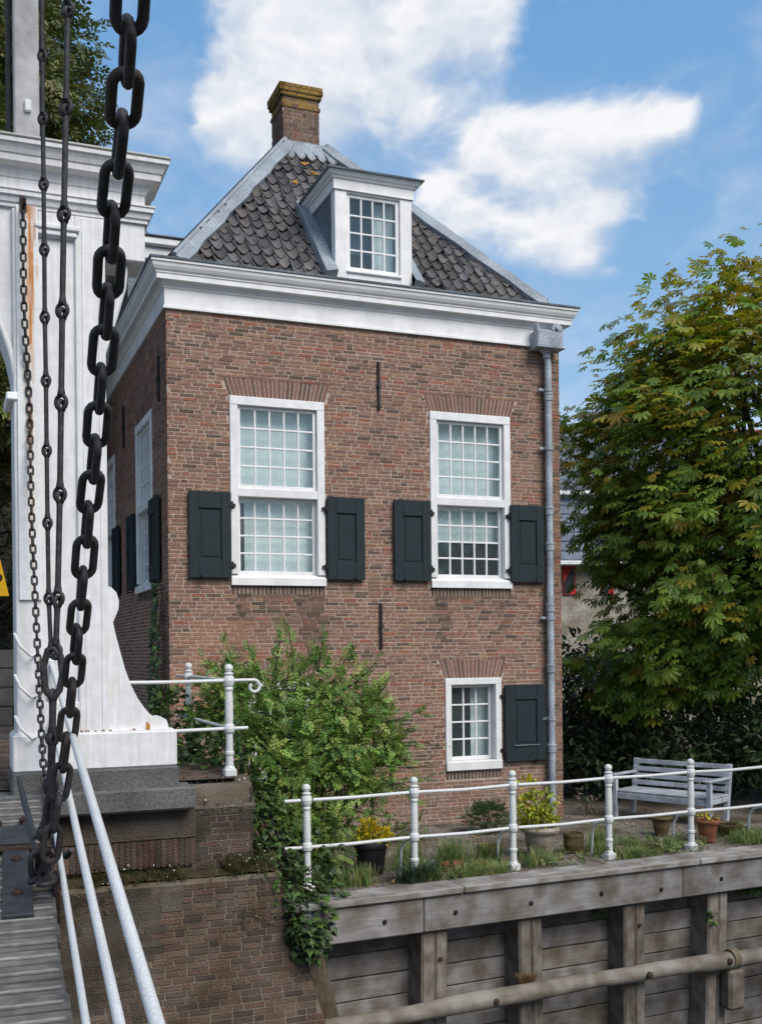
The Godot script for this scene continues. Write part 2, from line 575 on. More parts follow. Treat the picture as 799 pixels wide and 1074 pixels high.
func wall_body(m: MB, w: float, y0: float, y1: float, thick: float, holes: Array) -> void:
	var xs := [0.0, w]
	for h in holes:
		xs.append(h[0]); xs.append(h[1])
	xs.sort()
	for k in xs.size() - 1:
		if xs[k + 1] - xs[k] < 0.001: continue
		var mid: float = (xs[k] + xs[k + 1]) / 2
		var cuts := []
		for h in holes:
			if h[0] < mid and mid < h[1]: cuts.append([h[2], h[3]])
		cuts.sort_custom(func(a, b): return a[0] < b[0])
		var y := y0
		for c in cuts:
			if c[0] > y: m.box(Vector3(xs[k], y, -thick), Vector3(xs[k + 1], c[0], 0))
			y = c[1]
		if y1 > y: m.box(Vector3(xs[k], y, -thick), Vector3(xs[k + 1], y1, 0))


func soldiers(m: MB, x0: float, x1: float, y0: float, y1: float, lean: float, r: RandomNumberGenerator, palette: Array, tint := 1.0) -> void:
	# a row of bricks on end, leaning outwards to the sides
	var count := int(round((x1 - x0) / 0.050))
	var wide := (x1 - x0) / count
	for k in count:
		var xm := x0 + (k + 0.5) * wide
		var t := ((k + 0.5) / count - 0.5) * 2.0
		var top := xm + t * lean
		var c := brick_color(r, palette)
		m.col = Color(c.r * tint, c.g * tint, c.b * tint)
		var a := wide / 2 - 0.0065
		var b := wide * (1.0 + 2.0 * lean / (x1 - x0)) / 2 - 0.0065
		var z := 0.003 + r.randf_range(-0.001, 0.002)
		var p := [Vector3(xm - a, y0 + 0.004, -0.02), Vector3(xm + a, y0 + 0.004, -0.02), Vector3(top + b, y1, -0.02), Vector3(top - b, y1, -0.02)]
		var f := []
		for q in p: f.append(q + Vector3(0, 0, z + 0.02))
		m.quad(f[0], f[1], f[2], f[3])
		m.quad(p[1], p[2], f[2], f[1]); m.quad(p[3], p[0], f[0], f[3])
		m.quad(p[2], p[3], f[3], f[2]); m.quad(p[0], p[1], f[1], f[0])


# ---------------------------------------------------------------- windows and shutters
func bar(parent: Node3D, called: String, a: Vector3, b: Vector3, mat_: Material, bevel := 0.004) -> void:
	var m := MB.new()
	if bevel > 0: m.cbox(a, b, bevel)
	else: m.box(a, b)
	part(parent, called, m, mat_)


func sash(w: Node3D, x0: float, x1: float, y0: float, y1: float, z: float, cols: int, rows: int, stile: float, r: RandomNumberGenerator) -> void:
	# a glazed sash: stiles and rails, glazing bars, panes
	var p: Material = M["white_paint"]
	var m := MB.new()
	m.cbox(Vector3(x0, y0, z - 0.04), Vector3(x0 + stile, y1, z), 0.004)
	m.cbox(Vector3(x1 - stile, y0, z - 0.04), Vector3(x1, y1, z), 0.004)
	m.cbox(Vector3(x0 + stile, y0, z - 0.0385), Vector3(x1 - stile, y0 + stile * 1.15, z - 0.001), 0.004)
	m.cbox(Vector3(x0 + stile, y1 - stile * 0.9, z - 0.0385), Vector3(x1 - stile, y1, z - 0.001), 0.004)
	part(w, "sash", m, p)
	var gx0 := x0 + stile
	var gx1 := x1 - stile
	var gy0 := y0 + stile * 1.15
	var gy1 := y1 - stile * 0.9
	var cw := (gx1 - gx0) / cols
	var rh := (gy1 - gy0) / rows
	for k in range(1, cols):
		bar(w, "glazing_bar", Vector3(gx0 + k * cw - 0.0115, gy0 - 0.002, z - 0.034), Vector3(gx0 + k * cw + 0.0115, gy1 + 0.002, z - 0.006), p, 0.005)
	for k in range(1, rows):
		bar(w, "glazing_bar", Vector3(gx0 - 0.002, gy0 + k * rh - 0.0115, z - 0.033), Vector3(gx1 + 0.002, gy0 + k * rh + 0.0115, z - 0.0075), p, 0.005)
	var g := MB.new()
	g.box(Vector3(-cw / 2, -rh / 2, -0.0015), Vector3(cw / 2, rh / 2, 0.0015))
	var pane := g.mesh()
	for i in cols:
		for j in rows:
			var b := Basis.from_euler(Vector3(r.randf_range(-0.012, 0.012), r.randf_range(-0.012, 0.012), 0))
			part(w, "pane", pane, M["glass"], Transform3D(b, Vector3(gx0 + (i + 0.5) * cw, gy0 + (j + 0.5) * rh, z - 0.021)))


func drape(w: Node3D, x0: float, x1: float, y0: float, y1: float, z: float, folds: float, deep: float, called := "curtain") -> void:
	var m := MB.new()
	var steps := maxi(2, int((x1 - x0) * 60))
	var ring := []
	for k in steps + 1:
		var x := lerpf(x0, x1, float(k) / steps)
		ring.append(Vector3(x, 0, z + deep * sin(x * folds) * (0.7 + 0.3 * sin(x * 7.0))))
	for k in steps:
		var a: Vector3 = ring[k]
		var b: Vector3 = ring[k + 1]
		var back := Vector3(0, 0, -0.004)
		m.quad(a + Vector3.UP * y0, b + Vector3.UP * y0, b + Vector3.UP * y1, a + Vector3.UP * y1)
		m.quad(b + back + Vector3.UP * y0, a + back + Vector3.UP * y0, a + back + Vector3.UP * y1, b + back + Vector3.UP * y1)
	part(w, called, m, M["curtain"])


func sash_window(parent: Node3D, x0: float, x1: float, y0: float, y1: float, seed_: int, base := Transform3D()) -> Node3D:
	# a tall window of two sashes, five panes by four each; x0 .. y1 are the outside of its frame
	var r := RandomNumberGenerator.new()
	r.seed = seed_
	var w := group_part(parent, "window", base * at(Vector3(x0, y0, 0)))
	var wd := x1 - x0
	var ht := y1 - y0
	var s := 0.095
	var tr := ht * 0.492          # middle of the transom
	var p: Material = M["white_paint"]
	var m := MB.new()
	m.cbox(Vector3(0, 0.13, -0.14), Vector3(s, ht - 0.105, 0.022), 0.006)
	m.cbox(Vector3(wd - s, 0.13, -0.14), Vector3(wd, ht - 0.105, 0.022), 0.006)
	m.cbox(Vector3(0, ht - 0.105, -0.142), Vector3(wd, ht, 0.024), 0.006)
	m.cbox(Vector3(s, tr - 0.05, -0.13), Vector3(wd - s, tr + 0.05, 0.020), 0.006)
	part(w, "frame", m, p)
	var sl := MB.new()
	sl.xf = Transform3D(Basis(), Vector3.ZERO)
	sl.extrude(PackedVector2Array([Vector2(-0.14, 0), Vector2(0.045, 0), Vector2(0.045, 0.085), Vector2(-0.03, 0.13), Vector2(-0.14, 0.13)]), 0.0, wd)
	part(w, "sill", sl, p, Transform3D(Basis(Vector3(0, 0, 1), Vector3.UP, Vector3(-1, 0, 0)), Vector3(wd, 0, 0)))
	sash(w, s + 0.004, wd - s - 0.004, tr + 0.052, ht - 0.108, -0.022, 5, 4, 0.038, r)
	sash(w, s + 0.004, wd - s - 0.004, 0.132, tr - 0.052, -0.070, 5, 4, 0.038, r)
	return w


func shutter(parent: Node3D, x0: float, x1: float, y0: float, y1: float, hinge_right: bool, ledge := false, base := Transform3D()) -> void:
	var s := group_part(parent, "shutter", base * at(Vector3(x0, y0, 0.028)))
	var wd := x1 - x0
	var ht := y1 - y0
	var p: Material = M["shutter_paint"]
	var st := wd * 0.235
	var m := MB.new()
	m.cbox(Vector3(0, 0, 0), Vector3(st, ht, 0.042), 0.004)
	m.cbox(Vector3(wd - st, 0, 0), Vector3(wd, ht, 0.042), 0.004)
	m.cbox(Vector3(st, ht - ht * 0.195, 0.001), Vector3(wd - st, ht, 0.041), 0.004)
	m.cbox(Vector3(st, 0, 0.001), Vector3(wd - st, ht * 0.215, 0.041), 0.004)
	part(s, "frame", m, p)
	var pn := MB.new()
	pn.box(Vector3(st - 0.002, ht * 0.21, 0.006), Vector3(wd - st + 0.002, ht - ht * 0.19, 0.020))
	pn.cbox(Vector3(st + 0.03, ht * 0.215 + 0.03, 0.018), Vector3(wd - st - 0.03, ht - ht * 0.195 - 0.03, 0.028), 0.008)
	part(s, "panel", pn, p)
	if ledge:
		bar(s, "ledge", Vector3(st - 0.02, ht * 0.20, 0.041), Vector3(wd - st + 0.02, ht * 0.215, 0.060), M["dark_lead"], 0.003)
	for y in [ht * 0.15, ht * 0.85]:
		var h := MB.new()
		var hx := wd if hinge_right else 0.0
		var sg := 1.0 if hinge_right else -1.0
		h.tube([Vector3(hx + sg * 0.018, y - 0.045, 0.02), Vector3(hx + sg * 0.018, y + 0.045, 0.02)], 0.012, 8)
		h.box(Vector3(minf(hx, hx + sg * 0.06), y - 0.022, 0.0), Vector3(maxf(hx, hx + sg * 0.06), y + 0.022, 0.012))
		h.box(Vector3(minf(hx - sg * 0.03, hx + sg * 0.014), y - 0.018, 0.0425), Vector3(maxf(hx - sg * 0.03, hx + sg * 0.014), y + 0.018, 0.047))
		part(s, "hinge", h, M["iron"])
	var d := MB.new()
	var cx := wd * (0.28 if hinge_right else 0.72)
	d.tube([Vector3(cx, -0.028, -0.03), Vector3(cx, -0.028, 0.05), Vector3(cx, 0.03, 0.056)], 0.008, 6)
	d.box(Vector3(cx - 0.035, -0.05, 0.046), Vector3(cx + 0.035, -0.028, 0.056))
	part(s, "shutter_catch", d, M["iron"])


# ---------------------------------------------------------------- the house
func make_house() -> void:
	var H := thing("brick_house", "brown brick house with white cornice, tiled hip roof and dark green shutters", "house", HF)
	var W := 5.2
	var D := 9.0
	var TOP := 6.19
	var r := RandomNumberGenerator.new()
	r.seed = 77
	var A := [0.7307, 1.9031, 3.0045, 5.2404]
	var B := [3.307, 4.4526, 3.0045, 5.2404]
	var C := [3.4871, 4.2856, 0.667, 1.850]
	var E := [0.915, 1.714, 0.667, 1.850]
	var front_holes := [A, B, C, E]
	# front wall
	var fw := group_part(H, "front_wall")
	var body := MB.new()
	wall_body(body, W, -0.3, TOP, 0.32, front_holes)
	part(fw, "wall_core", body, M["mortar"])
	var brick_holes := []
	for h in front_holes:
		brick_holes.append([h[0], h[1], h[2] - 0.115, h[3] + 0.002])
		brick_holes.append([h[0] - 0.01, h[1] + 0.01, h[3] + 0.001, h[3] + 0.232, 0.075])
	var stains := [[0.84, 0.14, 1.95, 2.95], [1.72, 0.20, 1.75, 2.95], [3.44, 0.17, 2.05, 2.95], [4.34, 0.12, 2.2, 2.95], [1.30, 0.32, 2.35, 2.92], [3.9, 0.35, 2.5, 2.92]]
	var nz := FastNoiseLite.new()
	nz.seed = 3; nz.frequency = 1.3
	var tint := func(b: Array, c: Color) -> Color:
		var x: float = b[0] + b[2] / 2
		var y: float = b[1]
		var grime := 0.0
		for s in stains:      # dark run-off streaks under the sills
			if y > s[2] and y < s[3]:
				var k: float = clampf(1.2 - absf(x - s[0] + nz.get_noise_1d(y * 3.0) * 0.06) / s[1], 0, 1) * clampf((y - s[2]) * 1.6, 0, 1)
				grime = maxf(grime, k)
				c = c.lerp(Color(0.085, 0.070, 0.060), k * 0.8 * clampf(0.8 + nz.get_noise_2d(x * 4, y * 4), 0, 1))
		if x < 1.05 and y > 1.55 and y < 2.55 and nz.get_noise_2d(x * 1.5 + 60.0, y * 1.5) > -0.12:      # a repair in redder brick
			c = c.lerp(Color(0.47, 0.235, 0.155), 0.72)
		if y < 1.1:      # pale salts in patches above the soil
			var q := nz.get_noise_2d(x * 2.3 + 30.0, y * 2.3) + (0.55 - y) * 0.9
			if q > 0.05: c = c.lerp(Color(0.36, 0.28, 0.235), minf(q * 0.9, 0.6))
		return Color(c.r, c.g, c.b, 1.0 - grime * 0.7)
	var near := func(b: Array) -> float:
		for t in stains:      # the stained and the repaired bricks stay with the rest, which carries their tones
			if absf(b[0] - t[0]) < t[1] * 1.4 and b[1] > t[2] and b[1] < t[3]: return 100.0
		if b[0] < 1.05 and b[1] > 1.55 and b[1] < 2.55: return 100.0
		return Vector2(b[0] + 2.3, b[1] - 2.6).length()
	build_bricks(fw, lay_bricks(W, 0.0, TOP, brick_holes, 0.0455, 0.183, 0.094, 101), 0.0325, M["brick"], BRICKS, near, 300, 102, tint, 0.183, 0.094)
	var arch := MB.new()
	for h in front_holes:
		soldiers(arch, h[0] - 0.010, h[1] + 0.010, h[3], h[3] + 0.238, 0.080, r, ARCH_BRICKS)
	part(fw, "brick_arches", arch, M["brick"]).set_meta("kind", "stuff")
	var rowlock := MB.new()
	for h in front_holes:
		soldiers(rowlock, h[0], h[1], h[2] - 0.112, h[2] - 0.005, 0.0, r, OLD_BRICKS)
	part(fw, "brick_rowlocks", rowlock, M["brick"]).set_meta("kind", "stuff")
	# left wall, to the street
	var lw := group_part(H, "side_wall", Transform3D(Basis(Vector3.UP, -PI / 2), Vector3(0, 0, -D)))
	var left_holes := []
	for v in [[0.983, 2.211], [4.265, 5.49], [6.9, 8.1]]:
		left_holes.append([D - v[1], D - v[0], 3.0045, 5.2404])
	var lb := MB.new()
	wall_body(lb, D - 0.001, -0.3, TOP, 0.32, left_holes)
	part(lw, "wall_core", lb, M["mortar"])
	var left_brick_holes := []
	for h in left_holes:
		left_brick_holes.append([h[0], h[1], h[2] - 0.115, h[3] + 0.002])
		left_brick_holes.append([h[0] - 0.01, h[1] + 0.01, h[3] + 0.001, h[3] + 0.232, 0.075])
	var same := func(_b: Array, c: Color) -> Color: return c
	var near_left := func(b: Array) -> float:
		return Vector2(D - b[0], b[1] - 2.6).length()
	build_bricks(lw, lay_bricks(D + 0.005, 1.0, TOP, left_brick_holes, 0.0455, 0.183, 0.094, 103), 0.0325, M["brick"], BRICKS, near_left, 300, 104, same, 0.183, 0.094)
	var la := MB.new()
	for h in left_holes:
		soldiers(la, h[0] - 0.010, h[1] + 0.010, h[3], h[3] + 0.238, 0.080, r, ARCH_BRICKS)
		soldiers(la, h[0], h[1], h[2] - 0.112, h[2] - 0.005, 0.0, r, OLD_BRICKS)
	part(lw, "brick_arches", la, M["brick"]).set_meta("kind", "stuff")
	# right and rear walls
	var rw := group_part(H, "garden_wall", Transform3D(Basis(Vector3.UP, PI / 2), Vector3(W, 0, 0)))
	var rb := MB.new()
	wall_body(rb, D, -0.3, TOP, 0.32, [])
	part(rw, "wall_core", rb, M["mortar"])
	build_bricks(rw, lay_bricks(D, 0.0, TOP, [], 0.0455, 0.183, 0.094, 105), 0.0325, M["brick"], BRICKS, near, 0, 106, same, 0.183, 0.094)
	var bw := MB.new()
	bw.box(Vector3(0.32, -0.3, -D), Vector3(W - 0.32, TOP, -D + 0.3))
	part(H, "rear_wall", bw, M["mortar"])
	var fl := MB.new()
	fl.box(Vector3(0.32, 2.25, -D + 0.3), Vector3(W - 0.32, 2.45, -0.32))
	fl.box(Vector3(0.32, 5.6, -D + 0.3), Vector3(W - 0.32, 5.75, -0.32))
	fl.box(Vector3(0.32, 0.0, -D + 0.3), Vector3(W - 0.32, 0.1, -0.32))
	fl.box(Vector3(0.32, 0.1, -4.2), Vector3(W - 0.32, 2.25, -4.1))
	fl.box(Vector3(0.32, 2.45, -4.2), Vector3(W - 0.32, 5.6, -4.1))
	part(H, "floors", fl, M["interior"])
	# windows with what hangs behind them
	var wa := sash_window(H, A[0], A[1], A[2], A[3], 31)
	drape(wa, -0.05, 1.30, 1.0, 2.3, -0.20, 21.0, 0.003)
	drape(wa, 0.22, 1.20, 0.10, 1.06, -0.21, 9.0, 0.003, "blind")
	drape(wa, -0.02, 0.14, 0.45, 1.06, -0.21, 9.0, 0.003, "blind")
	var wb := sash_window(H, B[0], B[1], B[2], B[3], 32)
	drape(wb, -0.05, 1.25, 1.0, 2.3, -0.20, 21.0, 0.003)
	drape(wb, -0.05, 1.20, 0.62, 1.06, -0.21, 9.0, 0.003, "blind")
	for h in [C, E]:
		var w := group_part(H, "window", at(Vector3(h[0], h[2], 0)))
		var wd: float = h[1] - h[0]
		var ht: float = h[3] - h[2]
		var m := MB.new()
		m.cbox(Vector3(0, 0.12, -0.15), Vector3(0.085, ht - 0.085, 0.025), 0.006)
		m.cbox(Vector3(wd - 0.085, 0.12, -0.15), Vector3(wd, ht - 0.085, 0.025), 0.006)
		m.cbox(Vector3(0, ht - 0.085, -0.152), Vector3(wd, ht, 0.027), 0.006)
		m.cbox(Vector3(0, 0, -0.152), Vector3(wd, 0.12, 0.045), 0.010)
		part(w, "frame", m, M["white_paint"])
		sash(w, 0.088, wd - 0.088, 0.122, ht - 0.088, -0.095, 3, 4, 0.042, r)
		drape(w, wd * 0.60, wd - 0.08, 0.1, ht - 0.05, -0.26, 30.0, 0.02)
	for k in left_holes.size():
		var h: Array = left_holes[k]
		var w := sash_window(H, h[0], h[1], h[2], h[3], 40 + k, lw.transform)
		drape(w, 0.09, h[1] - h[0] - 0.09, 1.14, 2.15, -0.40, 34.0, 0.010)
	for s in [[0.226, 0.745, true], [1.897, 2.398, false], [2.79, 3.310, true], [4.408, 4.920, false]]:
		shutter(H, s[0] + (0.0 if s[2] else 0.02), s[1] - (0.02 if s[2] else 0.0), 3.083, 4.092, s[2])
	shutter(H, 4.318, 4.925, 0.755, 1.752, false, true)
	for v in [[0.40, 0.955, false], [2.24, 2.80, true], [3.68, 4.235, false], [5.52, 6.05, true]]:
		shutter(H, D - v[1], D - v[0], 3.083, 4.092, v[2], false, lw.transform)
	# iron wall anchors
	for a in [[H, 2.618, 5.199, 5.799], [H, 2.616, 2.231, 2.802], [lw, D - 0.42, 5.20, 5.75], [lw, D - 3.25, 5.15, 5.75]]:
		var m := MB.new()
		m.cbox(Vector3(a[1] - 0.016, a[2], 0.010), Vector3(a[1] + 0.016, a[3], 0.040), 0.006)
		m.cbox(Vector3(a[1] - 0.024, (a[2] + a[3]) / 2 - 0.03, 0.008), Vector3(a[1] + 0.024, (a[2] + a[3]) / 2 + 0.03, 0.050), 0.008)
		part(H, "wall_anchor", m, M["iron"], Transform3D() if a[0] == H else lw.transform)
	# cornice and gutter
	var ring := [[Vector3(0, 0, 0), Vector3(-1, 0, 1)], [Vector3(W, 0, 0), Vector3(1, 0, 1)], [Vector3(W, 0, -D), Vector3(1, 0, -1)], [Vector3(0, 0, -D), Vector3(-1, 0, -1)]]
	var prof := [Vector2(-0.02, 6.186), Vector2(0.040, 6.186), Vector2(0.040, 6.214), Vector2(0.024, 6.222), Vector2(0.024, 6.415), Vector2(0.036, 6.420), Vector2(0.040, 6.440), Vector2(0.052, 6.452), Vector2(0.066, 6.478), Vector2(0.070, 6.486), Vector2(0.128, 6.492), Vector2(0.128, 6.552), Vector2(0.138, 6.556), Vector2(0.140, 6.572), Vector2(0.158, 6.590), Vector2(0.178, 6.625), Vector2(0.186, 6.660), Vector2(0.200, 6.668), Vector2(0.200, 6.696), Vector2(-0.1, 6.697)]
	var co := MB.new()
	co.sweep(prof, ring)
	part(H, "cornice", co, M["white_paint"])
	var gu := MB.new()
	gu.sweep([Vector2(0.19, 6.698), Vector2(0.214, 6.700), Vector2(0.216, 6.722), Vector2(0.19, 6.728), Vector2(0.05, 6.705), Vector2(-0.12, 6.712), Vector2(-0.16, 6.80)], ring)
	part(H, "gutter", gu, M["dark_lead"])
	make_roof(H, r)
	make_downpipe(H)


func make_roof(H: Node3D, r: RandomNumberGenerator) -> void:
	var Y0 := 6.72
	var Y1 := 9.60
	var e := [Vector3(0.12, Y0, -0.10), Vector3(5.08, Y0, -0.10), Vector3(5.08, Y0, -8.9), Vector3(0.12, Y0, -8.9)]
	var t := [Vector3(2.28, Y1, -2.75), Vector3(2.92, Y1, -2.75), Vector3(2.92, Y1, -6.25), Vector3(2.28, Y1, -6.25)]
	var roof := group_part(H, "roof")
	var m := MB.new()
	m.col = Color(0.03, 0.028, 0.027)
	for k in 4:
		m.quad(e[k], e[(k + 1) % 4], t[(k + 1) % 4], t[k])
	part(roof, "roof_boarding", m, M["tile"])
	var cap := MB.new()
	cap.quad(t[0] + Vector3(-0.1, 0.02, 0.1), t[1] + Vector3(0.1, 0.02, 0.1), t[2] + Vector3(0.1, 0.02, -0.1), t[3] + Vector3(-0.1, 0.02, -0.1))
	part(roof, "ridge_flashing", cap, M["lead"])
	# pantiles, one mesh in six tones
	var shapes := []
	for k in 7:
		var q := MB.new()
		var tone: Color = [Color(0.165, 0.152, 0.152), Color(0.195, 0.180, 0.174), Color(0.120, 0.112, 0.116), Color(0.200, 0.178, 0.160), Color(0.210, 0.200, 0.204), Color(0.235, 0.215, 0.205), Color(0.135, 0.122, 0.120)][k]
		q.col = tone
		pantile(q)
		shapes.append(q.mesh())
	var faces := [[e[0], e[1], t[0], t[1], true], [e[3], e[0], t[3], t[0], false], [e[1], e[2], t[1], t[2], false]]
	for f in faces:
		var along: Vector3 = (f[1] - f[0]).normalized()
		var len: float = (f[1] - f[0]).length()
		var lean0: float = (f[2] - f[0]).dot(along)
		var lean1: float = (f[1] - f[3]).dot(along)
		var up: Vector3 = (f[2] - f[0] - along * lean0)
		var high := up.length()
		up = up.normalized()
		var out := along.cross(up)
		var rows := int(high / 0.232)
		var loose := []
		var tones := []
		for j in rows:
			var s := (j + 0.1) * 0.232
			var a: float = lean0 * (s + 0.15) / high
			var b: float = len - lean1 * (s + 0.15) / high
			for i in int(len / 0.157) + 1:
				var x := i * 0.157 + 0.02
				if x < a - 0.02 or x + 0.15 > b + 0.05: continue
				var o: Vector3 = f[0] + along * x + up * s
				if f[4] and o.x > 1.98 and o.x < 3.10 and o.y < 8.0: continue
				var wob := r.randf_range(-0.010, 0.010)
				var bs := Basis(along, up, out).rotated(out, r.randf_range(-0.11, 0.11)).rotated(along, r.randf_range(-0.05, 0.05))
				var xf := Transform3D(bs, o + out * (0.02 + wob * 0.4) + up * wob * 1.6)
				if f[4]: part(roof, "roof_tile", shapes[r.randi() % 7], M["tile"], xf)
				else:
					loose.append(xf)
					tones.append(Color.WHITE)
		if not f[4]: many(roof, "roof_tiles", shapes[1], M["tile"], loose, tones)
	# lichen on a few tiles near the top
	var li := MB.new()
	li.col = Color(0.46, 0.20, 0.02)
	for p in [Vector3(2.42, 0, 2.30), Vector3(2.52, 0, 2.12), Vector3(2.62, 0, 2.02), Vector3(2.50, 0, 1.92), Vector3(2.15, 0, 1.85), Vector3(2.85, 0, 2.22), Vector3(2.66, 0, 1.78)]:
		var y: float = Y0 + (p.z - 0.1) * 1.087 + 0.075
		for k in 5:
			var q := Vector3(p.x + r.randf_range(-0.05, 0.05), y + r.randf_range(-0.02, 0.02), -p.z + 0.04)
			li.xf = Transform3D(Basis(Vector3.RIGHT, 0.74), q)
			li.lathe([Vector2(0.0001, 0.0), Vector2(r.randf_range(0.02, 0.042), 0.001), Vector2(0.015, 0.008), Vector2(0.0001, 0.009)], 7)
	part(roof, "lichen", li, M["worn_paint"])
	# lead over the hips
	for k in 4:
		var c0: Vector3 = e[k]
		var c1: Vector3 = t[k]
		var hm := MB.new()
		var side := [e[(k + 1) % 4] - c0, e[(k + 3) % 4] - c0]
		for sgn in 2:
			var d: Vector3 = side[sgn].normalized()
			var nrm: Vector3 = (c1 - c0).cross(d).normalized()
			if nrm.y < 0: nrm = -nrm
			var inw: Vector3 = nrm.cross(c1 - c0).normalized()
			if inw.dot(d) < 0: inw = -inw
			var segs := 14
			for q in segs:
				var a := c0.lerp(c1, float(q) / segs)
				var b := c0.lerp(c1, float(q + 1) / segs)
				var j0 := 0.135 + 0.018 * sin(q * 2.1)
				var j1 := 0.135 + 0.018 * sin((q + 1) * 2.1)
				hm.quad_out(a + nrm * 0.14, b + nrm * 0.14, b + nrm * 0.118 + inw * j1, a + nrm * 0.118 + inw * j0, nrm)
				hm.quad_out(a + nrm * 0.118 + inw * j0, b + nrm * 0.118 + inw * j1, b + nrm * 0.01 + inw * j1, a + nrm * 0.01 + inw * j0, inw)
		hm.tube([c0 + Vector3.UP * 0.135, c1 + Vector3.UP * 0.135], 0.04, 8)
		part(roof, "hip_flashing", hm, M["lead"])
	# lead apron along the top of the front slope
	var ap := MB.new()
	ap.quad(t[0] + Vector3(-0.22, -0.22, 0.32), t[1] + Vector3(0.22, -0.22, 0.32), t[1] + Vector3(0.02, 0.10, 0.03), t[0] + Vector3(-0.02, 0.10, 0.03))
	ap.quad(t[0] + Vector3(-0.22, -0.30, 0.32), t[1] + Vector3(0.22, -0.30, 0.32), t[1] + Vector3(0.22, -0.22, 0.32), t[0] + Vector3(-0.22, -0.22, 0.32))
	ap.cbox(t[0] + Vector3(-0.03, 0.0, -0.5), t[1] + Vector3(0.03, 0.13, 0.03), 0.02)
	part(roof, "lead_apron", ap, M["lead"])
	make_dormer(H, r)
	make_chimney(H, r)
	# the dormer on the street side
	var d2 := group_part(H, "side_dormer")
	var q := MB.new()
	q.box(Vector3(0.16, 6.8, -5.2), Vector3(1.6, 8.12, -3.9))
	part(d2, "cheek", q, M["dark_lead"])
	var w := MB.new()
	w.cbox(Vector3(-0.02, 8.10, -5.35), Vector3(1.9, 8.30, -3.78), 0.02)
	w.cbox(Vector3(-0.10, 8.30, -5.42), Vector3(2.0, 8.42, -3.70), 0.02)
	part(d2, "fascia", w, M["white_paint"])
	var lid := MB.new()
	lid.cbox(Vector3(-0.13, 8.42, -5.45), Vector3(2.0, 8.45, -3.67), 0.01)
	part(d2, "dormer_roof", lid, M["dark_lead"])


func pantile(q: MB) -> void:
	# x across, y up the slope, z out: a shallow wave with a drooping lower edge
	var n := 8
	var w := 0.176
	var prof := []
	for k in n + 1:
		var u := float(k) / n
		prof.append(Vector2(u * w, 0.050 - 0.042 * sin(u * PI)))
	for k in n:
		var a: Vector2 = prof[k]
		var b: Vector2 = prof[k + 1]
		var la := -0.070 * pow(sin(float(k) / n * PI), 1.5)
		var lb := -0.070 * pow(sin(float(k + 1) / n * PI), 1.5)
		var lift := 0.034
		var p0 := Vector3(a.x, la, a.y + lift)
		var p1 := Vector3(b.x, lb, b.y + lift)
		var p2 := Vector3(b.x, 0.31, b.y)
		var p3 := Vector3(a.x, 0.31, a.y)
		q.quad(p0, p1, p2, p3)
		var dn := Vector3(0, 0.014, -0.034)
		q.quad(p0 + dn, p1 + dn, p1, p0)
	var pa: Vector2 = prof[0]
	var pb: Vector2 = prof[n]
	q.quad(Vector3(pa.x, 0.31, pa.y - 0.02), Vector3(pa.x, 0, pa.y + 0.01), Vector3(pa.x, 0, pa.y + 0.036), Vector3(pa.x, 0.31, pa.y))
	q.quad(Vector3(pb.x, 0, pb.y + 0.01), Vector3(pb.x, 0.31, pb.y - 0.02), Vector3(pb.x, 0.31, pb.y), Vector3(pb.x, 0, pb.y + 0.036))


